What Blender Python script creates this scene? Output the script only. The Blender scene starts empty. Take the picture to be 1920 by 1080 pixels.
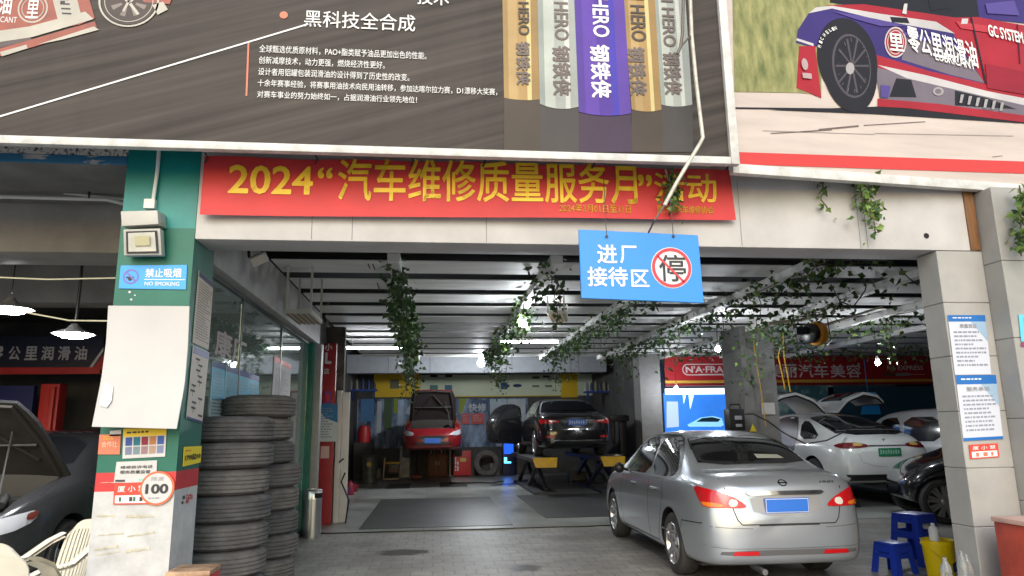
import bpy, bmesh, math, random
from mathutils import Vector, Matrix
from mathutils.bvhtree import BVHTree
from mathutils.geometry import delaunay_2d_cdt
random.seed(7)
SC = bpy.context.scene
COL = SC.collection
# ---------------------------------------------------------------- camera
FPX, PITCH, YAW, ROLL, EYE = 1314.3, 0.19979, 0.11209, -0.01421, 1.5267
_w = Vector((math.sin(YAW)*math.cos(PITCH), math.cos(YAW)*math.cos(PITCH), math.sin(PITCH)))
_r0 = Vector((math.cos(YAW), -math.sin(YAW), 0)); _u0 = _r0.cross(_w)
_r = _r0*math.cos(ROLL) + _u0*math.sin(ROLL); _u = _u0*math.cos(ROLL) - _r0*math.sin(ROLL)
cam = bpy.data.objects.new('camera', bpy.data.cameras.new('camera')); COL.objects.link(cam)
cam.matrix_world = Matrix(((_r.x, _u.x, -_w.x, 0), (_r.y, _u.y, -_w.y, 0), (_r.z, _u.z, -_w.z, EYE), (0, 0, 0, 1)))
cam.data.sensor_width = 36; cam.data.lens = FPX/1920*36
cam.data.clip_start = .05; cam.data.clip_end = 2000
SC.camera = cam
# ---------------------------------------------------------------- world, sun, exposure
W = bpy.data.worlds.new('World'); SC.world = W; W.use_nodes = True
_nt = W.node_tree; _bg = _nt.nodes['Background']
_sky = _nt.nodes.new('ShaderNodeTexSky'); _sky.sky_type = 'NISHITA'; _sky.sun_disc = False
_sky.sun_elevation = math.radians(32); _sky.sun_rotation = math.radians(190)
_sky.air_density = 1.6; _sky.dust_density = 1.8; _sky.ozone_density = 1.0
_nt.links.new(_sky.outputs[0], _bg.inputs[0]); _bg.inputs[1].default_value = 0.15
sun = bpy.data.objects.new('sun', bpy.data.lights.new('sun', 'SUN')); COL.objects.link(sun)
sun.data.energy = .72; sun.data.angle = math.radians(40); sun.data.color = (.92, .96, 1)
_el, _az = math.radians(32), math.radians(190)
_sd = Vector((math.sin(_az)*math.cos(_el), math.cos(_az)*math.cos(_el), math.sin(_el)))
sun.rotation_euler = _sd.to_track_quat('Z', 'Y').to_euler()
SC.view_settings.view_transform = 'Standard'; SC.view_settings.look = 'None'
SC.view_settings.exposure = 0.98; SC.view_settings.gamma = 1
# ---------------------------------------------------------------- helpers
V = Vector
def ray(px, py): return _w + _r*((px-960)/FPX) - _u*((py-540)/FPX)
CAMO = V((0, 0, EYE))
def atY(px, py, y): d = ray(px, py); return CAMO + d*(y/d.y)
def atX(px, py, x): d = ray(px, py); return CAMO + d*(x/d.x)
def atZ(px, py, z=0): d = ray(px, py); return CAMO + d*((z-EYE)/d.z)

def mat(name, col, rough=.55, metal=0, var=0, sc=6, bump=0, bsc=60, coat=0, emit=0, ecol=None, col2=None, spec=.5, stretch=None, thr=None, coord='Object', detail=4):
    m = bpy.data.materials.new(name); m.use_nodes = True
    nt = m.node_tree; b = nt.nodes['Principled BSDF']
    c = (*col, 1)
    b.inputs['Base Color'].default_value = c; b.inputs['Roughness'].default_value = rough
    b.inputs['Metallic'].default_value = metal; b.inputs['Specular IOR Level'].default_value = spec
    if coat: b.inputs['Coat Weight'].default_value = coat; b.inputs['Coat Roughness'].default_value = .08
    if var or bump or col2:
        tc = nt.nodes.new('ShaderNodeTexCoord'); mp = nt.nodes.new('ShaderNodeMapping')
        nt.links.new(tc.outputs[coord], mp.inputs[0])
        if stretch: mp.inputs['Scale'].default_value = stretch
    if var or col2:
        n = nt.nodes.new('ShaderNodeTexNoise'); n.inputs['Scale'].default_value = sc; n.inputs['Detail'].default_value = detail
        n.inputs['Roughness'].default_value = .6
        nt.links.new(mp.outputs[0], n.inputs['Vector'])
        r = nt.nodes.new('ShaderNodeValToRGB')
        lo = tuple(x*(1-var) for x in col); hi = tuple(min(1, x*(1+var)) for x in (col2 or col))
        a, d = thr or (.3, .7)
        r.color_ramp.elements[0].position = a; r.color_ramp.elements[0].color = (*lo, 1)
        r.color_ramp.elements[1].position = d; r.color_ramp.elements[1].color = (*hi, 1)
        nt.links.new(n.outputs[0], r.inputs[0]); nt.links.new(r.outputs[0], b.inputs['Base Color'])
    if bump:
        n2 = nt.nodes.new('ShaderNodeTexNoise'); n2.inputs['Scale'].default_value = bsc; n2.inputs['Detail'].default_value = 6
        nt.links.new(mp.outputs[0], n2.inputs['Vector'])
        bp = nt.nodes.new('ShaderNodeBump'); bp.inputs['Strength'].default_value = bump; bp.inputs['Distance'].default_value = .02
        nt.links.new(n2.outputs[0], bp.inputs['Height']); nt.links.new(bp.outputs[0], b.inputs['Normal'])
    if emit:
        b.inputs['Emission Color'].default_value = (*(ecol or col), 1); b.inputs['Emission Strength'].default_value = emit
    return m

def brickmat(name, c1, c2, cm, bw, bh, mortar=.006, rough=.6, off=.5, var=.3, bump=.4, sc=3):
    m = bpy.data.materials.new(name); m.use_nodes = True; nt = m.node_tree; b = nt.nodes['Principled BSDF']
    tc = nt.nodes.new('ShaderNodeTexCoord'); br = nt.nodes.new('ShaderNodeTexBrick')
    br.offset = off; br.inputs['Scale'].default_value = 1
    br.inputs['Brick Width'].default_value = bw; br.inputs['Row Height'].default_value = bh
    br.inputs['Mortar Size'].default_value = mortar; br.inputs['Mortar Smooth'].default_value = .2
    br.inputs['Color1'].default_value = (*c1, 1); br.inputs['Color2'].default_value = (*c2, 1); br.inputs['Mortar'].default_value = (*cm, 1)
    nt.links.new(tc.outputs['Object'], br.inputs['Vector'])
    n = nt.nodes.new('ShaderNodeTexNoise'); n.inputs['Scale'].default_value = sc; n.inputs['Detail'].default_value = 8; n.inputs['Roughness'].default_value = .7
    nt.links.new(tc.outputs['Object'], n.inputs['Vector'])
    r = nt.nodes.new('ShaderNodeValToRGB'); r.color_ramp.elements[0].position = .32; r.color_ramp.elements[1].position = .68
    r.color_ramp.elements[0].color = (1-var, 1-var, 1-var, 1); r.color_ramp.elements[1].color = (1+var*.5, 1+var*.5, 1+var*.5, 1)
    nt.links.new(n.outputs[0], r.inputs[0])
    mx = nt.nodes.new('ShaderNodeMix'); mx.data_type = 'RGBA'; mx.blend_type = 'MULTIPLY'; mx.inputs[0].default_value = 1
    nt.links.new(br.outputs[0], mx.inputs[6]); nt.links.new(r.outputs[0], mx.inputs[7]); nt.links.new(mx.outputs[2], b.inputs['Base Color'])
    n3 = nt.nodes.new('ShaderNodeTexNoise'); n3.inputs['Scale'].default_value = .55; n3.inputs['Detail'].default_value = 9; n3.inputs['Roughness'].default_value = .72
    nt.links.new(tc.outputs['Object'], n3.inputs['Vector'])
    r3 = nt.nodes.new('ShaderNodeValToRGB'); r3.color_ramp.elements[0].position = .40; r3.color_ramp.elements[1].position = .56
    r3.color_ramp.elements[0].color = (.62, .60, .57, 1); r3.color_ramp.elements[1].color = (1, 1, 1, 1)
    nt.links.new(n3.outputs[0], r3.inputs[0])
    mx2 = nt.nodes.new('ShaderNodeMix'); mx2.data_type = 'RGBA'; mx2.blend_type = 'MULTIPLY'; mx2.inputs[0].default_value = 1
    nt.links.new(mx.outputs[2], mx2.inputs[6]); nt.links.new(r3.outputs[0], mx2.inputs[7]); nt.links.new(mx2.outputs[2], b.inputs['Base Color'])
    b.inputs['Roughness'].default_value = rough
    rr = nt.nodes.new('ShaderNodeMapRange'); rr.inputs[3].default_value = rough-.15; rr.inputs[4].default_value = rough+.2
    nt.links.new(n.outputs[0], rr.inputs[0]); nt.links.new(rr.outputs[0], b.inputs['Roughness'])
    bp = nt.nodes.new('ShaderNodeBump'); bp.inputs['Strength'].default_value = bump; bp.inputs['Distance'].default_value = .01; bp.invert = True
    nt.links.new(br.outputs['Fac'], bp.inputs['Height']); nt.links.new(bp.outputs[0], b.inputs['Normal'])
    return m

class Fr:
    """a flat frame: origin o, axes u (right) and v (up), normal n towards the viewer of that face"""
    def __init__(s, o, u=(1, 0, 0), v=(0, 0, 1)):
        s.o = V(o); s.u = V(u).normalized(); s.v = V(v).normalized(); s.n = s.u.cross(s.v)
    def p(s, a, b, h=0): return s.o + s.u*a + s.v*b + s.n*h

class MB:
    def __init__(s): s.v = []; s.f = []; s.m = []
    def add(s, vs, fs, m=0):
        k = len(s.v); s.v += [V(x) for x in vs]; s.f += [tuple(i+k for i in f) for f in fs]; s.m += [m]*len(fs); return s
    def box(s, x0, x1, y0, y1, z0, z1, m=0, T=None):
        vs = [V((x, y, z)) for z in (z0, z1) for y in (y0, y1) for x in (x0, x1)]
        if T is not None: vs = [T @ v for v in vs]
        return s.add(vs, [(0, 2, 3, 1), (4, 5, 7, 6), (0, 1, 5, 4), (2, 6, 7, 3), (0, 4, 6, 2), (1, 3, 7, 5)], m)
    def fbox(s, F, a0, a1, b0, b1, h0, h1, m=0):
        T = Matrix(((F.u.x, F.v.x, F.n.x, F.o.x), (F.u.y, F.v.y, F.n.y, F.o.y), (F.u.z, F.v.z, F.n.z, F.o.z), (0, 0, 0, 1)))
        return s.box(a0, a1, b0, b1, h0, h1, m, T)
    def prism(s, pts, d, m=0):
        """polygon of 3-D points pushed by vector d"""
        n = len(pts); d = V(d); vs = [V(p) for p in pts] + [V(p)+d for p in pts]
        return s.add(vs, [tuple(range(n))[::-1], tuple(range(n, 2*n))] + [(i, (i+1) % n, n+(i+1) % n, n+i) for i in range(n)], m)
    def poly(s, F, pts, h=0, m=0, t=0):
        if t: return s.prism([F.p(a, b, h) for a, b in pts], F.n*t, m)
        return s.add([F.p(a, b, h) for a, b in pts], [tuple(range(len(pts)))], m)
    def rect(s, F, a0, a1, b0, b1, h=0, m=0, t=0): return s.poly(F, [(a0, b0), (a1, b0), (a1, b1), (a0, b1)], h, m, t)
    def disc(s, F, a, b, r, h=0, m=0, t=0, n=32, rb=None):
        rb = rb or r
        return s.poly(F, [(a+r*math.cos(2*math.pi*i/n), b+rb*math.sin(2*math.pi*i/n)) for i in range(n)], h, m, t)
    def ring(s, F, a, b, r0, r1, h=0, m=0, n=40, k=1.0, a0=0, a1=360):
        vs = []; full = a1-a0 == 360
        N = n if full else n+1
        for i in range(N):
            t = math.radians(a0+(a1-a0)*i/n)
            vs += [F.p(a+r0*math.cos(t), b+r0*k*math.sin(t), h), F.p(a+r1*math.cos(t), b+r1*k*math.sin(t), h)]
        return s.add(vs, [(2*i, 2*i+1, 2*((i+1) % N)+1, 2*((i+1) % N)) for i in range(n)], m)
    def line(s, F, a0, b0, a1, b1, w, h=0, m=0):
        d = V((a1-a0, b1-b0)); q = V((-d.y, d.x)).normalized()*(w/2)
        return s.poly(F, [(a0-q.x, b0-q.y), (a1-q.x, b1-q.y), (a1+q.x, b1+q.y), (a0+q.x, b0+q.y)], h, m)
    def cyl(s, p0, p1, r0, r1=None, n=14, m=0, caps=True):
        return s.lathe([(r0, 0), (r0 if r1 is None else r1, (V(p1)-V(p0)).length)], p0, V(p1)-V(p0), n, m, caps)
    def lathe(s, prof, o, ax=(0, 0, 1), n=24, m=0, caps=True):
        ax = V(ax).normalized(); o = V(o)
        e = ax.orthogonal().normalized(); g = ax.cross(e); vs = []; fs = []
        for r, h in prof:
            for i in range(n):
                t = 2*math.pi*i/n; vs.append(o+ax*h+(e*math.cos(t)+g*math.sin(t))*r)
        for j in range(len(prof)-1):
            for i in range(n):
                fs.append((j*n+i, j*n+(i+1) % n, (j+1)*n+(i+1) % n, (j+1)*n+i))
        if caps:
            if prof[0][0] > 1e-4: fs.append(tuple(range(n))[::-1])
            if prof[-1][0] > 1e-4: fs.append(tuple((len(prof)-1)*n+i for i in range(n)))
        return s.add(vs, fs, m)
    def tube(s, pts, r, n=6, m=0):
        pts = [V(p) for p in pts]; vs = []; fs = []; N = len(pts)
        t0 = (pts[1]-pts[0]).normalized(); e = t0.orthogonal().normalized()
        for i, p in enumerate(pts):
            t = (pts[min(i+1, N-1)]-pts[max(i-1, 0)]).normalized()
            e = (e-t*e.dot(t)).normalized(); g = t.cross(e)
            rr = r[i] if isinstance(r, (list, tuple)) else r
            for k in range(n):
                a = 2*math.pi*k/n; vs.append(p+(e*math.cos(a)+g*math.sin(a))*rr)
        for i in range(N-1):
            for k in range(n): fs.append((i*n+k, i*n+(k+1) % n, (i+1)*n+(k+1) % n, (i+1)*n+k))
        fs += [tuple(range(n))[::-1], tuple((N-1)*n+k for k in range(n))]
        return s.add(vs, fs, m)
    def grid(s, fn, nu, nv, m=0):
        vs = [fn(i/nu, j/nv) for j in range(nv+1) for i in range(nu+1)]
        return s.add(vs, [(j*(nu+1)+i, j*(nu+1)+i+1, (j+1)*(nu+1)+i+1, (j+1)*(nu+1)+i) for j in range(nv) for i in range(nu)], m)
    def build(s, name, mats, parent=None, smooth=0, bevel=0, seg=2, recalc=True):
        me = bpy.data.meshes.new(name)
        me.from_pydata([tuple(v) for v in s.v], [], s.f)
        mats = mats if isinstance(mats, (list, tuple)) else [mats]
        for x in mats: me.materials.append(x)
        me.polygons.foreach_set('material_index', s.m)
        if bevel or recalc:
            bm = bmesh.new(); bm.from_mesh(me)
            if recalc: bmesh.ops.recalc_face_normals(bm, faces=bm.faces)
            if bevel:
                es = [e for e in bm.edges if len(e.link_faces) == 2 and e.calc_face_angle(0) > .5]
                bmesh.ops.bevel(bm, geom=es, offset=bevel, segments=seg, affect='EDGES', profile=.6, clamp_overlap=True)
            bm.to_mesh(me); bm.free()
        if smooth or bevel:
            me.polygons.foreach_set('use_smooth', [True]*len(me.polygons))
            me.set_sharp_from_angle(angle=math.radians(smooth or 35))
        return link(name, me, parent)

def link(name, me, parent=None):
    o = bpy.data.objects.new(name, me); COL.objects.link(o)
    if parent is not None:
        o.parent = parent
        if parent.type == 'EMPTY': o.matrix_parent_inverse = Matrix.Translation(-parent.location)
        elif parent.parent is None: o.matrix_parent_inverse = Matrix.Translation(-parent.location)
    elif len(me.vertices):
        xs = [v.co for v in me.vertices]
        c = V(((min(p.x for p in xs)+max(p.x for p in xs))/2, (min(p.y for p in xs)+max(p.y for p in xs))/2, min(p.z for p in xs)))
        me.transform(Matrix.Translation(-c)); o.location = c
    return o

def tag(o, label=None, cat=None, group=None, kind=None):
    if label: o['label'] = label
    if cat: o['category'] = cat
    if group: o['group'] = group
    if kind: o['kind'] = kind
    return o
def thing(name, label, cat, loc=(0, 0, 0), group=None):
    o = bpy.data.objects.new(name, None); COL.objects.link(o); o.location = loc; o.empty_display_size = .2
    return tag(o, label, cat, group)
KIDS = {}
def copy_tree(o, parent=None):
    c = o.copy(); COL.objects.link(c)
    if parent is not None: c.parent = parent
    for ch in [x for x in COL.objects if x.parent == o]: copy_tree(ch, c)
    return c

_TXT = {}
def txtmesh(body, bold):
    k = (body, bold)
    if k not in _TXT:
        cu = bpy.data.curves.new('t', 'FONT'); cu.body = body; cu.size = 1; cu.offset = bold; cu.resolution_u = 3
        o = bpy.data.objects.new('t', cu); COL.objects.link(o)
        dg = bpy.context.evaluated_depsgraph_get(); me = bpy.data.meshes.new_from_object(o.evaluated_get(dg))
        vs = [v.co.copy() for v in me.vertices]; fs = [tuple(p.vertices) for p in me.polygons]
        bpy.data.objects.remove(o); bpy.data.meshes.remove(me)
        _TXT[k] = (vs, fs)
    return _TXT[k]
def addtxt(mb, body, F, a0, a1, b0, b1, h=.004, bold=.0, m=0, rot=False, shear=0):
    """lettering fitted to the rectangle; rot turns the line to read downwards; bold thickens the strokes with shifted copies"""
    vs, fs = txtmesh(body, 0)
    if bold:
        k = len(vs); V0 = vs; F0 = fs; vs = list(V0); fs = list(F0)
        for i in range(8):
            a = math.pi*2*i/8; d = V((math.cos(a)*bold, math.sin(a)*bold, (i+1)*.00012))
            vs += [v+d for v in V0]; fs += [tuple(q+k*(i+1) for q in f) for f in F0]
    x0 = min(v.x for v in vs); x1 = max(v.x for v in vs); y0 = min(v.y for v in vs); y1 = max(v.y for v in vs)
    out = []
    for v in vs:
        s = (v.x-x0)/(x1-x0); t = (v.y-y0)/(y1-y0)
        if rot: s, t = t, 1-s
        a = a0+(a1-a0)*s; b = b0+(b1-b0)*t
        out.append(F.p(a+shear*(b-b0), b, h+v.z))
    mb.add(out, fs, m)
def txt(name, body, F, a0, a1, b0, b1, m, parent, h=.004, bold=0, rot=False, shear=0):
    mb = MB(); addtxt(mb, body, F, a0, a1, b0, b1, h, bold, 0, rot, shear); return mb.build(name, m, parent, recalc=False)
def bars(mb, F, a0, a1, b1, n, dy, w=.01, h=.004, m=0, rnd=None):
    """rows of print too small to read, as short dashes"""
    R = rnd or random
    for i in range(n):
        a = a0; b = b1-i*dy; end = a0+(a1-a0)*R.uniform(.6, 1)
        while a < end:
            l = R.uniform(.6, 3)*w*1.6; mb.rect(F, a, min(a+l, end), b-w, b, h, m); a += l+w*.7
def pxF(px, py, Y): return Fr(atY(px, py, Y))
FY = lambda y: Fr((0, y, 0))                       # facing the street, coordinates are world X and Z
FX = lambda x: Fr((x, 0, 0), (0, 1, 0), (0, 0, 1)) # facing +X, coordinates are world Y and Z
def fpx(F, px, py):
    """where the sight line through a photo point meets a frame's plane, in the frame's own coordinates"""
    d = ray(px, py); t = (F.o-CAMO).dot(F.n)/d.dot(F.n); q = CAMO+d*t-F.o
    return (q.dot(F.u), q.dot(F.v))
# ---------------------------------------------------------------- materials
white = mat('white_paint', (.66, .65, .63), .5, var=.08, sc=3)
beamw = mat('beam_paint', (.47, .452, .443), .6, var=.13, sc=2.2, bump=.08, bsc=25)
slatm = mat('slat_paint', (.80, .79, .77), .6, var=.14, sc=2.5, stretch=(.5, 2, 1))
dark = mat('dark_void', (.012, .011, .011), .9)
black = mat('black_plastic', (.015, .015, .016), .4, var=.2)
rubber = mat('rubber', (.035, .034, .034), .75, var=.35, sc=9, bump=.1, bsc=80)
teal = mat('teal_paint', (.0, .20, .185), .45, var=.14, sc=4, bump=.05, bsc=30)
tealg = mat('green_paint', (.0, .115, .075), .5, var=.15, sc=4)
redp = mat('red_paint', (.52, .025, .03), .45, var=.12, sc=4)
paper = mat('paper', (.52, .51, .50), .6, var=.05, sc=5)
bluep = mat('blue_print', (.04, .30, .78), .45)
steel = mat('stainless', (.55, .55, .56), .28, metal=1, var=.1, sc=14, stretch=(1, 1, .15))
chrome = mat('chrome', (.8, .8, .82), .08, metal=1)
alloy = mat('alloy', (.55, .55, .57), .25, metal=.9, var=.08)
glassd = mat('tinted_glass', (.012, .013, .015), .06, spec=.8, coat=.3)
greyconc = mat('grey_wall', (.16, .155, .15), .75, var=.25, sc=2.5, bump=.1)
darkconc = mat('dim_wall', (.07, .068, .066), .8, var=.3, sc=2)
ink = mat('ink', (.03, .03, .035), .6)
inkg = mat('grey_ink', (.25, .25, .27), .6)
whitei = mat('white_ink', (.70, .69, .675), .55)
# ================================================================ SETTING
paver = brickmat('pavers', (.34, .325, .305), (.29, .278, .262), (.215, .208, .196), .24, .24, .011, .5, .5, .45, .3, 1.0)
tile = brickmat('floor_tiles', (.40, .415, .39), (.36, .375, .35), (.22, .23, .215), .8, .8, .006, .32, 0, .35, .1, .9)
bounce_ground = mat('pale_bounce_street', (.46, .46, .455), .85, var=.25, sc=3, bump=.2)  # unseen street ground, coloured pale to bounce light up into the hall
g = MB(); g.box(-220, 220, -220, 220, -.3, -.002); tag(g.build('ground', bounce_ground), kind='structure')
g = MB(); g.box(-30, 30, -14, 11.4, -.1, .004); tag(g.build('forecourt_paving', paver), kind='structure')
g = MB(); g.box(-8.9, 15, 11.4, 26, -.1, .012); tag(g.build('workshop_floor', tile), kind='structure')
# ---- the workshop building
tilem = mat('pillar_tile', (.33, .318, .30), .36, var=.13, sc=2.6, detail=9, bump=.03, bsc=20)
tiled = mat('side_tile', (.31, .298, .28), .36, var=.13, sc=2.6, detail=9, bump=.03, bsc=20)
woodb = mat('brown_board', (.17, .075, .025), .6, var=.3, sc=6, stretch=(6, 6, .6))
peel = mat('peeling_paint', (.03, .19, .36), .7, var=.25, sc=10, col2=(.40, .38, .35), thr=(.55, .60), stretch=(.35, 1, 1.6), detail=10)
palewall = mat('pale_panel', (.36, .43, .47), .5, var=.1)
bld = thing('workshop_building', 'open fronted car repair workshop with white front beam, tiled and teal pillars and slatted ceiling', 'building', (1.3, 5, 0))
def stackring(mb, x0, x1, y0, y1, zs, ms):
    c = [(x0, y0), (x1, y0), (x1, y1), (x0, y1)]
    for z0, z1, m in zip(zs[:-1], zs[1:], ms):
        for i in range(4):
            a, b = c[i], c[(i+1) % 4]
            mb.add([(*a, z0), (*b, z0), (*b, z1), (*a, z1)], [(0, 1, 2, 3)], m)
    mb.add([(*p, zs[-1]) for p in c], [(0, 1, 2, 3)], ms[-1])
PX0, PX1, PY0, PY1 = -2.19, -1.69, 5.0, 5.46
zz = lambda px, py: atY(px, py, 5).z
pil = MB()
z_w, z_r, z_g = zz(330, 919), zz(333, 884), zz(345, 428)
stackring(pil, PX0, PX1, PY0, PY1, [0, z_w, z_r, z_g, 3.62], [0, 1, 2, 3])
whitew = mat('worn_white_paint', (.44, .435, .425), .6, var=.12, sc=5, col2=(.52, .515, .51), bump=.15, bsc=18)
pil.build('painted_pillar', [whitew, redp, tealg, teal], bld, recalc=False)
# scuffs and old tape marks on the white base of the pillar
tapem = mat('old_tape', (.48, .44, .33), .8, var=.3, sc=20)
t = MB(); F = FY(4.997)
for (x0, y0, x1, y1, w) in [(182, 967, 216, 967, .012), (237, 968, 288, 968, .014), (184, 1004, 232, 1000, .008), (238, 1006, 290, 998, .009), (175, 1032, 222, 1024, .012), (182, 1040, 225, 1034, .010), (236, 1034, 282, 1028, .016), (188, 905, 214, 905, .004)]:
    a = fpx(F, x0, y0); b = fpx(F, x1, y1)
    for k in range(5):
        s, e = k/5, (k+1)/5
        t.line(F, a[0]+(b[0]-a[0])*s, a[1]+(b[1]-a[1])*s+random.uniform(-.003, .003), a[0]+(b[0]-a[0])*e, a[1]+(b[1]-a[1])*e, w*random.uniform(.5, 1.3), random.uniform(0, .002))
t.build('tape_mark', tapem, bld)
# front beam with joints, drain hole and stains
fb = MB(); fb.box(-1.69, 4.33, 5.0, 5.33, 2.88, 4.3); fb.build('front_beam', beamw, bld, bevel=.012)
s = MB(); F = FY(4.997)
for px in (584, 912, 660, 1390, 1612, 1625): x = fpx(F, px, 440)[0]; s.rect(F, x-.0018, x+.0018, 2.89, 3.1 if px < 1380 else 3.42, 0, 1)
h = fpx(F, 1737, 442); s.disc(F, h[0], h[1], .022, .002)
s.build('joint_and_drain_hole', [dark, mat('joint_grey', (.16, .155, .15), .8)], bld)
bb = MB(); bb.box(4.255, 4.34, 4.985, 5.02, 2.885, 3.5); bb.build('brown_board', woodb, bld, bevel=.004)
# tiled pillars: every course is a slightly bevelled block so the joints are real
def tiled_pillar(name, x0, x1, y0, y1, z0, z1, h, m, first=None):
    mb = MB(); z = z0
    if first: mb.box(x0, x1, y0, y1, z, z+first-.004); z += first
    while z < z1-.02:
        mb.box(x0, x1, y0, y1, z, min(z+h, z1)-.004); z += h
    mb.box(x0+.01, x1-.01, y0+.01, y1-.01, z0, z1-.001)
    return mb.build(name, m, bld, bevel=.004, seg=1)
tiled_pillar('tiled_pillar', 3.96, 4.352, 5.0, 5.235, 0, 2.879, .42, tilem, .36)
tiled_pillar('tiled_pillar', 4.354, 6.2, 4.82, 5.6, 0, 3.36, .60, tiled, .36)
tiled_pillar('tiled_pillar', 5.91, 6.58, 13, 13.9, 0, 3.5, .6, greyconc)
tiled_pillar('tiled_pillar', 5.36, 5.92, 18.0, 18.6, 0, 3.45, .8, mat('dim_column', (.20, .195, .19), .6, var=.12))
# roof void, walls
rf = MB(); rf.box(-9, 15.2, 5.5, 26.2, 4.15, 4.4); rf.build('roof', dark, bld)
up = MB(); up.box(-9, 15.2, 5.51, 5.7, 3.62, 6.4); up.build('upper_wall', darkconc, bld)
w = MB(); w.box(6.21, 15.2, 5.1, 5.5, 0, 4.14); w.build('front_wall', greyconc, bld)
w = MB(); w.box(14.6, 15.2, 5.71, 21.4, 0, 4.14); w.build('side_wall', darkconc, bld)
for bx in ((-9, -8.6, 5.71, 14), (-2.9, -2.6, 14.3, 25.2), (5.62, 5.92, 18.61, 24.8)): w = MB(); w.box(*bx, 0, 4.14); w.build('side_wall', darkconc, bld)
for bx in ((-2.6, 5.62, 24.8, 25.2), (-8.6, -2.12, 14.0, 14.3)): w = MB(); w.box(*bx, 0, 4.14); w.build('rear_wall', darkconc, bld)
w = MB(); w.box(5.93, 14.6, 21.0, 21.3, 0, 4.14); w.build('rear_wall', palewall, bld)
w = MB(); w.box(-2.6, 5.35, 21.5, 21.9, 3.26, 3.82)
w.build('rear_beam', mat('rear_beam_paint', (.40, .42, .45), .55, var=.08), bld, bevel=.01)
s = MB(); F = FY(21.495)
for px in (728, 806, 960, 1085): x = fpx(F, px, 690)[0]; s.rect(F, x-.012, x+.012, 3.27, 3.81, 0)
s.build('beam_joint', inkg, bld)
w = MB(); w.box(5.93, 14.6, 18.3, 18.5, 3.42, 4.13); w.build('lintel_panel', palewall, bld)
# ceiling: wide white boards across, dark gaps between, lengthwise carriers under them
y = 7.95; k = 0
while y < 18.6:
    b = MB(); x1 = 14.5
    b.box(-1.84, x1, y, y+.63+.008*k, 3.45, 3.462)
    b.build('ceiling_board', slatm, bld); y += 1.0; k += 1
for x in (-.45, 1.36, 2.86, 4.42, 6.1, 7.72, 9.6):
    b = MB(); b.box(x-.07, x+.07, 7.55, 18.5, 3.345, 3.447); b.build('ceiling_carrier', slatm, bld, bevel=.006, seg=1)
# rust runs on the first boards
rust = mat('rust_stain', (.16, .085, .035), .8, var=.3, sc=30)
s = MB()
for px, py, l in [(690, 494, .05), (699, 495, .06), (707, 530, .10), (727, 493, .04)]:
    q = atZ(px, py, 3.449); s.box(q.x-.008, q.x+.008, q.y, q.y+l*5, 3.446, 3.449)
s.build('rust_stain', rust, bld)
# left bay: blue peeling lintel, soffit, second beam, dim ceiling
b = MB(); b.box(-8.6, -2.192, 5.0, 5.028, 3.425, 3.485); b.build('peeling_lintel', peel, bld, bevel=.008)
b = MB(); b.box(-8.6, -2.192, 5.003, 5.028, 3.487, 3.70); b.build('peeling_lintel', mat('speckled_plaster', (.06, .08, .10), .8, var=.3, sc=34, col2=(.46, .43, .40), thr=(.40, .50), detail=6), bld); b = MB(); b.box(-8.6, -2.192, 5.03, 5.42, 3.43, 3.70); b.build('lintel', greyconc, bld, bevel=.01) #; b.build('peeling_lintel', mat('speckled_plaster', (.06, .08, .10), .8, var=.3, sc=34, col2=(.46, .43, .40), thr=(.40, .50), detail=6), bld, bevel=.006)
b = MB(); b.box(-8.6, -2.192, 5.425, 6.2, 3.5, 3.6); b.build('soffit', greyconc, bld)
bmm = mat('bay_beam_paint', (.27, .255, .235), .7, var=.2, sc=2)
for bx in ((-8.6, -2.192, 6.2, 6.7, 3.07, 3.62), (-8.6, -2.13, 8.8, 9.2, 3.1, 3.6)): b = MB(); b.box(*bx); b.build('bay_beam', bmm, bld, bevel=.01)
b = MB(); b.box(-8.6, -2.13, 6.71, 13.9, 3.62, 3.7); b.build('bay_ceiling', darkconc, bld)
# side beam above the glazed office and the office behind
b = MB(); b.box(-2.12, -1.85, 5.47, 11.6, 2.93, 3.44); b.build('side_beam', mat('side_beam_paint', (.42, .41, .39), .6, var=.12), bld, bevel=.008)
b = MB(); b.box(-2.09, -1.9, 11.32, 11.5, 0, 2.93); b.build('green_post', tealg, bld, bevel=.006)
b = MB(); b.box(-2.09, -1.8, 11.52, 11.72, 0, 2.93); b.build('grey_post', mat('grey_post_paint', (.3, .3, .29), .5, var=.1), bld, bevel=.006)
b = MB(); b.box(-2.12, -1.93, 11.73, 14.3, 0, 3.44); b.build('side_wall', greyconc, bld)
# glazed partition: a thing of its own
gl = thing('glass_partition', 'large greenish office window wall along the left side behind the tyre stacks', 'glass wall', (-1.98, 8.4, 0))
gm = bpy.data.materials.new('shop_glass'); gm.use_nodes = True
_b = gm.node_tree.nodes['Principled BSDF']; _b.inputs['Base Color'].default_value = (.50, .62, .60, 1); _b.inputs['Roughness'].default_value = .03
_b.inputs['Transmission Weight'].default_value = .80; _b.inputs['IOR'].default_value = 1.5; _b.inputs['Specular IOR Level'].default_value = .9  # lowered transmission gives a grey-green veil in place of reflected haze
for a, c in ((5.5, 7.38), (7.42, 9.3), (9.34, 11.3)):
    b = MB(); b.box(-1.985, -1.975, a, c, .12, 2.90); b.build('pane', gm, gl)
b = MB(); b.box(-2.0, -1.955, 5.48, 11.31, 2.895, 2.928); b.box(-2.0, -1.955, 5.48, 11.31, .012, .12)
for a in (7.40, 9.32): b.box(-1.995, -1.962, a-.018, a+.018, .12, 2.893)
b.build('frame', mat('dark_frame', (.05, .055, .055), .4), gl)
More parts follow.
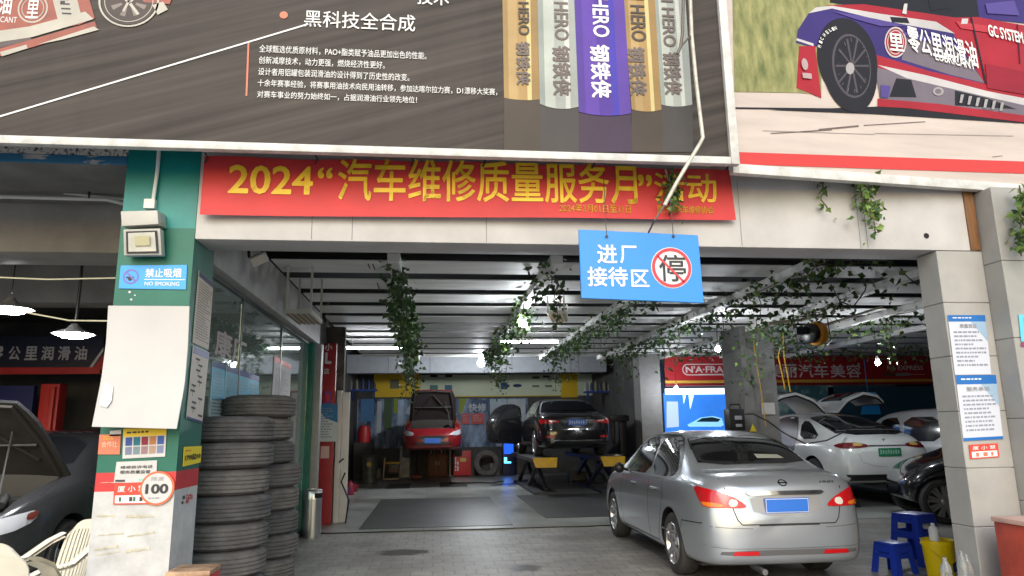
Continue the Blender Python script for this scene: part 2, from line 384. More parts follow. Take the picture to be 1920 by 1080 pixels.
# floor plates set in the workshop floor
matm = mat('dark_floor_plate', (.055, .06, .058), .45, var=.3, sc=1.3, bump=.08, bsc=30)
def plate(x0, x1, y0, y1, label, tilt=0):
    b = MB(); b.box(x0, x1, y0, y1, .012, .020); tag(b.build('floor_plate', matm, bevel=.003, seg=1), label, 'floor plate', 'dark plates in the workshop floor')
plate(-1.17, 1.30, 11.85, 16.8, 'large dark rectangular floor plate in the middle of the entry lane')
plate(1.95, 4.6, 12.6, 17.0, 'large dark floor plate beside the silver car, right of the middle one')
def smallplate(px0, px1, py0, py1, label):
    a = atZ(px0, py1, .012); c = atZ(px1, py0, .012); plate(a.x, c.x, a.y, max(c.y, a.y+.5), label)
smallplate(722, 771, 907, 917, 'small dark floor plate before the yellow cart')
smallplate(825, 872, 904, 914, 'small dark floor plate before the red tool cabinet')
cable = MB(); cable.tube([(-2.4, 11.9, .02), (-1.6, 11.45, .02), (0, 11.43, .018), (1.6, 11.42, .02), (2.4, 11.4, .018), (4.2, 11.5, .02), (6.8, 11.3, .02)], .012)
tag(cable.build('floor_cable', black, smooth=60), 'thin dark cable lying across the seam between pavers and tiled floor', 'cable')
# ================================================================ BILLBOARDS
def streakmat():
    m = bpy.data.materials.new('billboard_print'); m.use_nodes = True; nt = m.node_tree; b = nt.nodes['Principled BSDF']
    tc = nt.nodes.new('ShaderNodeTexCoord'); r1 = nt.nodes.new('ShaderNodeMapping'); r2 = nt.nodes.new('ShaderNodeMapping')
    r1.inputs['Rotation'].default_value = (0, math.radians(17), 0); r2.inputs['Scale'].default_value = (.35, 1, 13)
    nt.links.new(tc.outputs['Object'], r1.inputs[0]); nt.links.new(r1.outputs[0], r2.inputs[0])
    n = nt.nodes.new('ShaderNodeTexNoise'); n.inputs['Scale'].default_value = 1.3; n.inputs['Detail'].default_value = 3
    nt.links.new(r2.outputs[0], n.inputs['Vector'])
    rp = nt.nodes.new('ShaderNodeValToRGB'); rp.color_ramp.elements[0].position = .30; rp.color_ramp.elements[0].color = (.026, .020, .017, 1)
    rp.color_ramp.elements[1].position = .80; rp.color_ramp.elements[1].color = (.074, .061, .052, 1)
    nt.links.new(n.outputs[0], rp.inputs[0]); nt.links.new(rp.outputs[0], b.inputs['Base Color'])
    # vertical creases of the stretched vinyl
    w2 = nt.nodes.new('ShaderNodeMapping'); w2.inputs['Scale'].default_value = (2.2, 1, .15)
    nt.links.new(tc.outputs['Object'], w2.inputs[0])
    n2 = nt.nodes.new('ShaderNodeTexNoise'); n2.inputs['Scale'].default_value = 1.2; n2.inputs['Detail'].default_value = 2
    nt.links.new(w2.outputs[0], n2.inputs['Vector'])
    bp = nt.nodes.new('ShaderNodeBump'); bp.inputs['Strength'].default_value = .35; bp.inputs['Distance'].default_value = .06
    nt.links.new(n2.outputs[0], bp.inputs['Height']); nt.links.new(bp.outputs[0], b.inputs['Normal'])
    b.inputs['Roughness'].default_value = .5; b.inputs['Specular IOR Level'].default_value = .2
    return m
framew = mat('frame_paint', (.50, .49, .46), .5, var=.16, sc=8, col2=(.56, .55, .53))
bb1 = thing('billboard', 'wide dark lubricant billboard with silver, gold and purple cans above the red banner', 'billboard', (-1.0, 4.6, 3.4), 'billboards above the workshop front')
F1 = FY(4.6)
P1 = lambda *pts: [fpx(F1, x, y) for x, y in pts]
b = MB(); b.box(-4.6, 2.12, 4.605, 4.628, 3.43, 5.3); b.build('panel', streakmat(), bb1)
b = MB(); b.box(-4.65, 2.12, 4.57, 4.63, 3.385, 3.44); b.box(2.122, 2.185, 4.57, 4.63, 3.385, 5.3); b.build('frame', framew, bb1, bevel=.006)
b = MB(); b.tube([(-4.6, 4.89, 3.535), (-1.5, 4.89, 3.53), (2.1, 4.89, 3.50)], .012); b.build('banner_rail', framew, bb1)
s = MB(); a, c = P1((0, 236), (578, 45)); s.line(F1, a[0]-1.2, a[1]-.41, c[0], c[1], .012)
s.build('printed_line', whitei, bb1)
pr_red = mat('print_red', (.26, .055, .03), .5, var=.3, sc=5); pr_orange = mat('print_orange', (.55, .14, .07), .5)
s = MB(); c = fpx(F1, 532, 28); s.disc(F1, c[0], c[1], .028); s.build('printed_mark', pr_orange, bb1); s = MB(); a, c = P1((466, 80), (462, 180)); s.line(F1, *a, *c, .012); s.build('printed_mark', pr_orange, bb1)
def T1(body, x0, y0, x1, y1, m=whitei, h=.002, bold=0, rot=False, name='lettering'):
    a = fpx(F1, x0, y1); c = fpx(F1, x1, y0); d = fpx(F1, x0, y0); return txt(name, body, F1, a[0], c[0], a[1], d[1], m, bb1, h, bold, rot)
T1('黑科技全合成', 570, 18, 779, 50, bold=.006)
T1('技术', 782, -22, 842, 8, bold=.01)
for i, (s_, x1) in enumerate([('全球甄选优质原材料，PAO+酯类赋予油品更加出色的性能。', 800), ('创新减摩技术，动力更强，燃烧经济性更好。', 722), ('设计者用铝罐包装润滑油的设计得到了历史性的改变。', 768), ('十余年赛事经验，将赛事用油技术向民用油转移，参加达喀尔拉力赛，D1漂移大奖赛，', 932), ('对赛车事业的努力始终如一，占据润滑油行业领先地位！', 782)]):
    y0 = 84+i*21.2; dx = -i*1.0
    T1(s_, 486+dx, y0+i*.3, x1, y0+14.5, bold=.003)
# printed cans, back to front; each has printed vertical tone bands
gold = [(.42, .27, .10), (.56, .38, .16), (.50, .32, .12), (.80, .66, .30), (.40, .25, .09)]
silv = [(.36, .40, .37), (.60, .64, .58), (.46, .49, .45), (.72, .73, .68), (.42, .45, .42)]
purp = [(.10, .045, .36), (.14, .06, .46), (.10, .04, .38), (.07, .05, .50), (.13, .06, .42)]
PRM = {}
def prm(c):
    if c not in PRM: PRM[c] = mat('print_tone', tuple(x*.66 for x in c), .45, spec=.25, var=.16, sc=2.2, detail=6)
    return PRM[c]
bandw = [0, .14, .40, .66, .78, 1]
for ci, (tl, tr, br, bl, cols, sag) in enumerate([((941, -60), (1008, -60), (1012, 186), (945, 183), gold, 3), ((1221, -60), (1281, -60), (1298, 196), (1240, 196), silv, 4), ((1164, -60), (1224, -60), (1240, 206), (1184, 205), gold, 4), ((1006, -60), (1080, -60), (1086, 200), (1012, 195), silv, 7), ((1074, -60), (1166, -60), (1183, 213), (1085, 210), purp, 6)]):
    s = MB(); hh = .001+ci*.0012
    L = lambda p, q, t: (p[0]+(q[0]-p[0])*t, p[1]+(q[1]-p[1])*t)
    for k in range(5):
        n = 4
        top = [L(tl, tr, bandw[k]), L(tl, tr, bandw[k+1])]
        bot = []
        for j in range(n+1):
            t_ = bandw[k+1]+(bandw[k]-bandw[k+1])*j/n; q = L(bl, br, t_); bot.append((q[0], q[1]+sag*(1-(2*t_-1)**2)))
        s.poly(F1, P1(*(top+bot)), hh, k)
    s.build('printed_can_or_car', [prm(c) for c in cols], bb1, recalc=False)
    # floor reflection printed under the can
    s = MB(); s.poly(F1, P1(bl, br, (br[0]+2, 285), (bl[0], 285)), .0004+ci*.00012)
    s.build('printed_reflection', prm({0: (.078, .058, .044), 1: (.074, .066, .062), 2: (.078, .058, .044), 3: (.074, .066, .062), 4: (.062, .036, .072)}[ci]), bb1)
pdark = prm((.10, .08, .07)); pgrey = prm((.20, .16, .15))
for x0, x1, y0, ye, mm in [(968, 993, 78, 160, pgrey), (1037, 1068, 86, 180, pgrey), (1109, 1142, 84, 184, whitei), (1180, 1208, 88, 180, pgrey), (1246, 1274, 98, 178, pgrey)]:
    T1('钢铁侠', x0, y0, x1, ye, mm, .0085, .03, True)
for x0, x1, y0, ye, mm in [(972, 990, -60, 66, pdark), (1040, 1062, -70, 76, pgrey), (1112, 1136, -80, 70, whitei), (1184, 1204, -60, 78, pdark), (1244, 1258, -60, 88, pgrey)]:
    T1('IRON HERO', x0, y0, x1, ye, mm, .0085, .02, True)
# printed racing car with roundel and wheel at the upper left
s = MB(); s.poly(F1, P1((-60, -60), (150, -60), (178, 34), (150, 46), (60, 62), (-60, 90)), .0012); s.build('printed_can_or_car', pr_red, bb1)
s = MB()
s.poly(F1, P1((-60, 66), (55, 50), (160, 22), (176, 36), (60, 70), (-60, 88)), .0024)
s.poly(F1, P1((84, -60), (130, -60), (155, 38), (112, 50)), .0030)
c = fpx(F1, 62, 16); s.ring(F1, c[0], c[1], .085, .095, .0030, k=1.15); s.ring(F1, c[0], c[1], .066, .071, .0030, k=1.15)
c = fpx(F1, 242, 2); s.ring(F1, c[0], c[1], .185, .198, .0024); s.ring(F1, c[0], c[1], .155, .160, .0024); s.ring(F1, c[0], c[1]+.02, .02, .032, .0024)
s.line(F1, c[0], c[1]-.0, c[0]-.03, c[1]-.08, .016, .0024); s.line(F1, c[0]+.01, c[1]-.02, c[0]+.07, c[1]-.1, .02, .0026)
s.poly(F1, P1((286, 10), (306, 3), (315, 18), (296, 28)), .0024)
s.poly(F1, P1((70, 84), (176, 50), (186, 56), (120, 74)), .0026); s.poly(F1, P1((0, 98), (50, 84), (52, 91), (4, 106)), .0026)
s.build('printed_label', prm((.62, .58, .50)), bb1)
s = MB(); s.poly(F1, P1((-60, 108), (60, 74), (178, 40), (182, 52), (50, 92), (-60, 122)), .0018); s.poly(F1, P1((-60, 78), (50, 66), (60, 74), (-60, 106)), .0014, 1)
c = fpx(F1, 242, 2); s.disc(F1, c[0], c[1], .18, .0016, 2); s.poly(F1, P1((255, -20), (330, -20), (318, 8), (270, 4)), .0019)
for a0_ in (200, 245, 290, 330): s.ring(F1, c[0], c[1], .05, .12, .002, 3, a0=a0_, a1=a0_+18, n=6)
s.build('printed_wheel', [pr_red, prm((.16, .12, .12)), prm((.085, .062, .055)), prm((.30, .25, .22))], bb1)
T1('油', -4, -12, 26, 27, h=.0034, bold=.02); T1('ICANT', -2, 31, 33, 42, h=.0034); T1('里', 48, 0, 76, 34, h=.0034, bold=.01)
s = MB()
for i in range(4): q = fpx(F1, 112+i*1.5, 0+i*9); s.rect(F1, q[0], q[0]+.06, q[1], q[1]+.012, .0036)
q = fpx(F1, 113, 8); s.rect(F1, q[0], q[0]+.03, q[1], q[1]+.025, .0038); s.build('printed_text', ink, bb1)
# ---- second billboard
bb2 = thing('billboard', 'billboard with a purple and red racing car on a track, right above the tiled pillar', 'billboard', (3.6, 4.85, 3.4), 'billboards above the workshop front')
F2 = Fr((2.235, 4.70, 0), (2.6, .27, 0))
P2 = lambda *pts: [fpx(F2, x, y) for x, y in pts]
za = fpx(F2, 1390, 285)[1]; zb_ = fpx(F2, 1390, 308)[1]
b = MB(); b.fbox(F2, .0, 4.0, zb_, 5.4, -.04, -.004); b.build('panel', mat('print_track', (.50, .42, .375), .5, var=.12, sc=3, stretch=(.4, 1, 3), detail=9), bb2)
b = MB(); b.fbox(F2, -.01, 4.02, zb_-.075, zb_-.001, -.05, .012); b.fbox(F2, -.055, -.012, zb_-.075, 5.4, -.05, .012); b.build('frame', framew, bb2, bevel=.006)
s = MB(); s.poly(F2, P2((1383, 285), (1990, 305), (1990, 328), (1383, 308)), 0); s.build('printed_stripe', mat('print_bright_red', (.52, .03, .025), .45), bb2)
s = MB(); s.poly(F2, P2((1377, 172), (1500, 174), (1540, 178), (1540, 60), (1990, -20), (1990, -90), (1372, -90)), 0)
s.build('printed_grass', mat('print_grass', (.11, .135, .03), .6, var=.2, sc=7, col2=(.29, .27, .105), thr=(.3, .75), stretch=(2.2, 1, .7), detail=8), bb2)
cp, cr, cw, cg, ck = prm((.055, .032, .20)), prm((.46, .02, .035)), prm((.70, .66, .66)), prm((.22, .18, .22)), prm((.018, .014, .018))
s = MB(); lay = [0]
def L2(m, *pts): lay[0] += 1; s.poly(F2, P2(*pts), .0005+lay[0]*.00018, m)
L2(4, (1375, 201), (1560, 203), (1560, 206), (1375, 204)); L2(4, (1440, 206), (1560, 203), (1690, 198), (1990, 222), (1990, 236), (1640, 214))
L2(4, (1560, -90), (1822, -90), (1832, 0), (1838, 34), (1690, 30), (1600, 12), (1556, 5))                         # windows
L2(0, (1820, -90), (1990, -90), (1990, 52), (1836, 34))
L2(1, (1550, 10), (1620, 8), (1790, 33), (1832, 32), (1990, 60), (1990, 215), (1846, 175), (1800, 150), (1640, 60))
L2(0, (1492, 80), (1496, 56), (1516, 25), (1550, 12), (1640, 28), (1785, 60), (1805, 90), (1846, 158), (1780, 148), (1640, 140), (1600, 95), (1560, 70), (1527, 90))
L2(1, (1498, 87), (1528, 86), (1540, 184), (1493, 165))
L2(2, (1516, 25), (1530, 14), (1560, 11), (1650, 26), (1755, 41), (1790, 63), (1700, 47), (1640, 36), (1560, 16))
L2(3, (1640, 122), (1760, 145), (1850, 170), (1990, 212), (1990, 240), (1850, 206), (1650, 190))
L2(3, (1690, 112), (1700, 70), (1795, 86), (1846, 156), (1780, 140))
L2(1, (1632, 100), (1740, 133), (1850, 158), (1990, 188), (1990, 208), (1850, 176), (1640, 126))
L2(2, (1645, 122), (1735, 141), (1850, 171), (1990, 198), (1990, 213), (1850, 182), (1700, 147))
L2(1, (1645, 185), (1760, 195), (1990, 226), (1990, 238), (1700, 203), (1645, 200))
L2(4, (1680, 147), (1708, 150), (1718, 183), (1667, 182)); L2(4, (1790, 170), (1850, 184), (1905, 205), (1790, 198))
L2(2, (1492, 76), (1494, 72), (1525, 82), (1525, 87))
L2(4, (1740, 0), (1775, -4), (1782, 16), (1745, 20)); L2(4, (1668, 32), (1700, 34), (1705, 44), (1672, 42))
def ell(m, cx, cy, rx, ry, tilt=0, n=40):
    pts = []
    for i in range(n):
        a = 2*math.pi*i/n; pts.append((cx+rx*math.cos(a)+tilt*ry*math.sin(a), cy+ry*math.sin(a)))
    L2(m, *pts)
ell(4, 1588, 112, 56, 78, .12); ell(4, 1592, 128, 51, 83, .12); ell(5, 1596, 124, 36, 60, .1); ell(4, 1597, 124, 33, 56, .1)
for i in range(10):
    a = 2*math.pi*i/10; ca, sa = math.cos(a), math.sin(a)
    L2(5, (1597-sa*1.5, 124+ca*1.5), (1597+sa*1.5, 124-ca*1.5), (1597+31*ca+sa*2, 124+53*sa-ca*2), (1597+31*ca-sa*2, 124+53*sa+ca*2))
ell(6, 1593, 129, 8, 11)
ell(2, 1678, 80, 20.5, 29); ell(1, 1678, 80, 18, 26); ell(2, 1678, 80, 15.5, 23); ell(1, 1678, 80, 14, 21)
ell(6, 1758, 172, 10, 8); ell(3, 1758, 172, 6, 5)
L2(7, (1560, 22), (1640, 36), (1700, 50), (1650, 50), (1600, 36)); L2(7, (1690, 60), (1780, 76), (1800, 92), (1700, 70))
L2(8, (1790, 40), (1990, 72), (1990, 84), (1800, 54)); L2(9, (1846, 120), (1990, 150), (1990, 190), (1850, 166))
L2(4, (1818, 33), (1821, 33), (1849, 158), (1846, 158)); L2(4, (1905, 46), (1907, 46), (1912, 120), (1910, 120))
L2(7, (1846, 8), (1900, 2), (1910, 30), (1850, 26)); L2(2, (1690, 26), (1694, 8), (1700, 8), (1698, 28))
L2(7, (1650, 160), (1668, 162), (1664, 184), (1650, 184)); L2(2, (1802, 36), (1814, 36), (1812, 46), (1800, 46))
for i_ in range(6): L2(6, (1800+i_*15, 178+i_*3), (1806+i_*15, 178+i_*3), (1802+i_*15, 194+i_*3), (1797+i_*15, 194+i_*3))
for i_ in range(14):
    a_ = 2*math.pi*i_/14+.1; ca, sa = math.cos(a_), math.sin(a_); L2(3, (1597+25*ca, 124+44*sa), (1597+26*ca+1.2, 124+46*sa), (1597+32*ca, 124+55*sa))
s.build('printed_racing_car', [cp, cr, cw, cg, ck, prm((.10, .085, .10)), prm((.45, .42, .42)), prm((.12, .08, .34)), prm((.62, .05, .07)), prm((.36, .012, .03))], bb2, recalc=False)
topz = .0005+lay[0]*.00018+.0015
def T2(body, x0, y0, x1, y1, m=whitei, bold=.01, sh=0, dn=0):
    q0 = fpx(F2, x0, y1); q1 = fpx(F2, x1, y0)
    G = Fr(F2.p(q0[0], q0[1]), F2.u*1.0-F2.v*dn, F2.v); G.v = F2.v; G.n = F2.n
    return txt('lettering', body, G, 0, (q1[0]-q0[0])*math.hypot(1, dn), 0, q1[1]-q0[1]-0, m, bb2, topz, bold, False, sh)
T2('零公里润滑油', 1703, 63, 1822, 97, bold=.02, dn=.14); T2('LUBRICANT', 1752, 104, 1822, 114, dn=.14); T2('GC SYSTEM', 1852, 55, 1912, 69, bold=.03, dn=.1)
T2('里', 1667, 66, 1689, 96, bold=.02); T2('XVVICX', 1535+245, 176, 1870, 192, bold=.03, dn=.09) if False else None
G0 = fpx(F2, 1540, 92); 
for ch, x, y, a in [('M', 1537, 92, 72), ('I', 1539, 84, 68), ('C', 1541, 78, 62), ('H', 1545, 71, 56), ('E', 1550, 66, 48), ('L', 1555, 62, 38), ('I', 1560, 60, 30), ('N', 1564, 58, 22)]:
    q = fpx(F2, x, y); a = math.radians(a); G = Fr(F2.p(*q), F2.u*math.cos(a)+F2.v*math.sin(a), F2.v*math.cos(a)-F2.u*math.sin(a))
    txt('lettering', ch, G, 0, .02, 0, .03, whitei, bb2, topz, .02)
s = MB()
for (x0, y0, x1, y1, w_) in [(1445, 250, 1500, 247, .006), (1500, 247, 1560, 243, .008), (1535, 243, 1610, 236, .012), (1620, 235, 1735, 228, .006), (1430, 245, 1640, 252, .003), (1640, 250, 1900, 255, .003), (1860, 296-2, 1880, 292, .004)]:
    a = fpx(F2, x0, y0); c = fpx(F2, x1, y1); s.line(F2, *a, *c, w_, .0006)
s.build('printed_crack', prm((.20, .15, .14)), bb2)
s = MB(); q = fpx(F2, 1507, 122); s.disc(F2, q[0], q[1], .028, topz, rb=.05); s.rect(F2, q[0]-.03, q[0]+.05, q[1]-.12, q[1]-.075, topz); s.build('printed_badge', prm((.55, .40, .40)), bb2)
# blue strip seen in the gap between the two boards
b = MB(); b.box(2.19, 2.225, 4.80, 4.86, 3.5, 5.3); b.build('edge_strip', mat('blue_edge', (.05, .1, .25), .5, var=.6, sc=12, col2=(.5, .5, .52), thr=(.4, .6), stretch=(1, 1, .3)), bb2)
# ================================================================ BANNER
F3 = FY(4.93)
bn = thing('banner', 'long red cloth banner with big yellow characters tied across the white front beam', 'banner', (.3, 4.93, 3.06))
x0, x1 = fpx(F3, 379, 350)[0], fpx(F3, 1373, 370)[0]
zt0, zt1, zb0, zb1 = fpx(F3, 379, 292)[1], fpx(F3, 1368, 318)[1], fpx(F3, 385, 403)[1], fpx(F3, 1373, 412)[1]
def bwave(x, z): 
    return .010*math.sin(x*2.1+z*2)+.004*math.sin(x*4.3-z*3)
def bpt(s_, t_):
    x = x0+(x1-x0)*s_; z = (zb0+(zb1-zb0)*s_)*(1-t_)+(zt0+(zt1-zt0)*s_)*t_
    z += .012*math.sin(s_*math.pi*9)*t_*.4
    return V((x+.02*(1-t_)*s_, 4.93-bwave(x, z), z))
b = MB(); b.grid(bpt, 90, 10); b.build('cloth', mat('banner_red', (.57, .033, .034), .6, var=.12, sc=2.5), bn, smooth=60, recalc=False)
yel = mat('banner_yellow', (.95, .60, .03), .5)
def bantxt(body, px0, py0, px1, py1, bold):
    a = fpx(F3, px0, py1); c = fpx(F3, px1, py0); mb = MB(); addtxt(mb, body, Fr((0, 0, 0)), a[0], c[0], a[1], c[1], 0, bold)
    sl = (zb1-zb0)/(x1-x0)*.8
    mb.v = [V((v.x, 4.93-bwave(v.x, v.z)-.008, v.z+sl*(v.x-a[0]))) for v in mb.v]
    mb.build('lettering', yel, bn, recalc=False)
bantxt('2024', 427, 313, 588, 363, .018); bantxt('“', 595, 314, 624, 334, .02)
bantxt('汽车维修质量服务月', 632, 312, 1192, 376, .012); bantxt('”', 1196, 328, 1222, 350, .02); bantxt('活动', 1228, 326, 1342, 378, .012)
bantxt('2024年3月01日至31日', 1048, 386, 1182, 399, .008); bantxt('厦门市汽车维修协会', 1232, 387, 1338, 399, .008)
b = MB()
for px in (384, 590, 770, 905, 1110, 1362): q = atY(px, 300+ (px-384)*.014, 4.9); b.tube([(q.x, 4.91, q.z-.02), (q.x+.02, 4.90, q.z+.02), (q.x, 4.89, q.z+.05)], .006)
b.build('tie', black, bn)
# ================================================================ HANGING BLUE SIGN
F4 = FY(4.78)
hs = thing('hanging_sign', 'blue hanging sign with a red barred circle, hung below the banner', 'sign', (1.45, 4.78, 2.45))
q = [fpx(F4, *p) for p in ((1085, 430), (1309, 441), (1320, 568), (1090, 559))]
b = MB(); b.poly(F4, q[::-1], -.02, 0, .02); b.build('board', mat('sign_blue', (.022, .23, .70), .4), hs, bevel=.003, seg=1)
def T4(body, x0_, y0_, x1_, y1_, bold=.02, m=whitei, h=.003):
    a = fpx(F4, x0_, y1_); c = fpx(F4, x1_, y0_); txt('lettering', body, F4, a[0], c[0], a[1], c[1], m, hs, h, bold)
T4('进', 1120, 459, 1156, 494); T4('厂', 1163, 461, 1193, 494); T4('接待', 1102, 501, 1176, 537); T4('区', 1184, 506, 1216, 538)
c = fpx(F4, 1259, 502); s = MB(); s.disc(F4, *c, .152, .001); s.build('sign_disc', whitei, hs); T4('停', 1237, 478, 1284, 528, .01, ink, .0035)
s = MB(); s.ring(F4, *c, .124, .146, .006); s.line(F4, c[0]-.10, c[1]+.085, c[0]+.085, c[1]-.105, .015, .006); s.build('red_bar', mat('sign_red', (.62, .03, .05), .45), hs)
b = MB()
for px in (1137, 1262):
    a = fpx(F4, px, 440); b.tube([F4.p(a[0], a[1]-.02, .004), F4.p(a[0], a[1]+.03, 0), F4.p(a[0]+.01, a[1]+.5, -.05)], .003); b.cyl(F4.p(a[0], a[1]-.015, .002), F4.p(a[0], a[1]-.015, .012), .01)
b.build('hanging_wire', black, hs)
# bent pipe bracket before the billboard
rodm = mat('bracket_paint', (.50, .47, .40), .5, var=.3, sc=12)
b = MB(); P = lambda x, y, Y=4.42: atY(x, y, Y)
b.tube([P(1292, -60), P(1297, 66), P(1305, 150), P(1318, 258), P(1313, 268), P(1270, 340), P(1246, 385)], .013)
b.tube([P(1246, 385), P(1228, 412), P(1216, 436, 4.6)], .007, m=1)
b.tube([P(1282, -60, 4.4), P(1280, 60, 4.4), P(1276, 88, 4.4), P(1270, 101, 4.4)], .011, m=1); b.tube([P(1276, 88, 4.4), P(1290, 72, 4.4), P(1296, 68, 4.42)], .008, m=1)
tag(b.build('bent_pipe', [rodm, mat('dark_rod', (.10, .08, .06), .5)], smooth=50), 'pale bent metal pipe bracket hanging in front of the dark billboard', 'pipe')
b = MB(); b.tube([P(1248, 318, 4.88), P(1254, 336, 4.88), P(1262, 360, 4.88)], .008); tag(b.build('short_rod', rodm, smooth=50), 'short pale rod poking from the vine over the banner', 'rod')
# ================================================================ THINGS ON THE PAINTED PILLAR
def quad(mb, F, px, h=0, t=.003, m=0):
    q = [fpx(F, *p) for p in px]; mb.poly(F, q[::-1], h, m, t); return q
class QF:
    """bilinear frame inside a photographed quad (tl, tr, br, bl) on a plane"""
    def __init__(s, F, px, h=.004):
        s.F = F; s.q = [V((*fpx(F, *p), 0)) for p in px]; s.h = h; s.n = F.n; s.u = F.u; s.v = F.v
        s.o = V((0, 0, 0))
    def p(s, a, b, h=0):
        tl, tr, br, bl = s.q; t = tl+(tr-tl)*a; w_ = bl+(br-bl)*a; c = w_+(t-w_)*b
        return s.F.p(c.x, c.y, s.h+h)
FP = FY(4.997); FS = FX(-1.687)
hc = thing('floodlight', 'square grey floodlight under a metal hood on the teal pillar', 'lamp', tuple(atY(262, 478, 4.85)))
greyl = mat('lamp_grey', (.42, .41, .37), .5, var=.06)
Q = lambda x, y, Y: atY(x, y, Y)
b = MB(); b.prism([Q(231, 430, 4.86), Q(300, 428, 4.86), Q(303, 478, 4.90), Q(232, 479, 4.90)], (0, .07, .005)); b.build('housing', greyl, hc, bevel=.006)
b = MB(); b.prism([Q(236, 434, 4.853), Q(294, 432, 4.853), Q(297, 474, 4.888), Q(237, 475, 4.888)], (0, .006, 0)); b.build('rim', ink, hc)
b = MB(); b.prism([Q(240, 437, 4.847), Q(290, 435, 4.847), Q(293, 471, 4.882), Q(241, 472, 4.882)], (0, .004, 0)); b.build('lens', mat('lamp_lens', (.52, .50, .44), .15, spec=.8, var=.15, sc=14), hc)
b = MB(); b.prism([Q(252, 443, 4.842), Q(280, 442, 4.842), Q(281, 460, 4.862), Q(253, 461, 4.862)], (0, .004, 0)); b.build('led_chip', mat('led_yellow', (.46, .43, .26), .5), hc)
b = MB(); b.prism([Q(226, 396, 4.84), Q(295, 394, 4.84), Q(297, 420, 4.84), Q(228, 424, 4.84)], (0, .155, .012)); b.build('hood', greyl, hc, bevel=.005)
b = MB(); b.tube([Q(300, 412, 4.9), Q(304, 418, 4.9), Q(300, 428, 4.93), Q(296, 440, 4.95)], .006); b.build('bracket', mat('brass', (.4, .33, .16), .4, metal=.6), hc)
b = MB(); b.tube([Q(298, 283, 4.97), Q(295, 320, 4.97), Q(287, 378, 4.97)], .013, 8); b.fbox(FP, *[fpx(FP, 273, 392)[0], fpx(FP, 293, 392)[0], fpx(FP, 280, 393)[1], fpx(FP, 280, 376)[1]], 0, .04)
tag(b.build('conduit', mat('white_pvc', (.68, .69, .66), .4), smooth=40), 'white pipe with a junction box running down the teal pillar to the floodlight', 'pipe')
ns = thing('no_smoking_sign', 'blue no smoking sign stuck on the teal pillar below the floodlight', 'sign', tuple(atY(288, 542, 4.99)))
pxq = [(227, 498), (351, 497), (349, 543), (223, 541)]
b = MB(); quad(b, FP, pxq, .001, .004); b.build('board', mat('sky_sign', (.02, .30, .78), .4), ns)
q = QF(FP, pxq, .006); b = MB(); addtxt(b, '禁止吸烟', q, .38, .92, .48, .86, 0, .02); addtxt(b, 'NO SMOKING', q, .38, .90, .14, .30, 0, .015); b.add([q.p(.37, .38), q.p(.98, .38), q.p(.98, .41), q.p(.37, .41)], [(0, 1, 2, 3)]); b.build('lettering', whitei, ns, recalc=False)
c = fpx(FP, 246, 519); b = MB(); b.ring(FP, *c, .042, .052, .007, n=28); b.line(FP, c[0]-.034, c[1]+.034, c[0]+.034, c[1]-.034, .011, .008); b.build('barred_circle', mat('sign_purple', (.17, .11, .42), .5), ns)
b = MB(); b.rect(FP, c[0]-.03, c[0]+.02, c[1]-.012, c[1]+.0, .0065); b.disc(FP, c[0]-.004, c[1]-.016, .014, .0066, n=12); b.build('cigarette', ink, ns)
b = MB()
for x, y, r in [(243, 548, .012), (253, 554, .008), (246, 562, .01)]: c = fpx(FP, x, y); b.poly(FP, [(c[0]-r, c[1]), (c[0]+r*.2, c[1]-r*.7), (c[0]+r, c[1]+r*.2), (c[0]-r*.1, c[1]+r)], .001)
b.build('paint_chip', whitew, bld)
# blank board, its foot standing out from the pillar
bd = thing('blank_board', 'large blank cream board hung on the pillar below the no smoking sign, foot kicking outward', 'board', tuple(atY(260, 803, 4.8)))
def bpt2(s_, t_):
    L_ = [(203, 573), (199, 640), (190, 710), (172, 800)]; R_ = [(355, 574), (352, 650), (346, 720), (331, 804)]
    k_ = (1-t_)*3; i = min(2, int(k_)); f = k_-i
    x_ = (L_[i][0]*(1-f)+L_[i+1][0]*f)*(1-s_)+(R_[i][0]*(1-f)+R_[i+1][0]*f)*s_; y_ = (L_[i][1]*(1-f)+L_[i+1][1]*f)*(1-s_)+(R_[i][1]*(1-f)+R_[i+1][1]*f)*s_
    return atY(x_, y_, 4.97-.13*(1-t_)**2)
b = MB(); b.grid(bpt2, 6, 14); k = len(b.v); b.grid(lambda s_, t_: bpt2(s_, t_)+V((0, .012, 0)), 6, 14)
for i in range(6): b.f.append((i, i+1, k+i+1, k+i)); b.m.append(0); b.f.append((14*7+i, k+14*7+i, k+14*7+i+1, 14*7+i+1)); b.m.append(0)
for j in range(14): b.f.append((j*7, k+j*7, k+j*7+7, j*7+7)); b.m.append(0); b.f.append((j*7+6, j*7+13, k+j*7+13, k+j*7+6)); b.m.append(0)
b.build('sheet', mat('cream_board', (.44, .425, .41), .5, var=.05, sc=3, bump=.05, bsc=8), bd, smooth=50)
b = MB(); b.add([atY(190, 740, 4.88), atY(196, 716, 4.905), atY(204, 720, 4.90), atY(212, 726, 4.895), atY(209, 752, 4.87), atY(200, 764, 4.86), atY(186, 760, 4.865)], [tuple(range(7))]); b.build('torn_patch', whitei, bd)
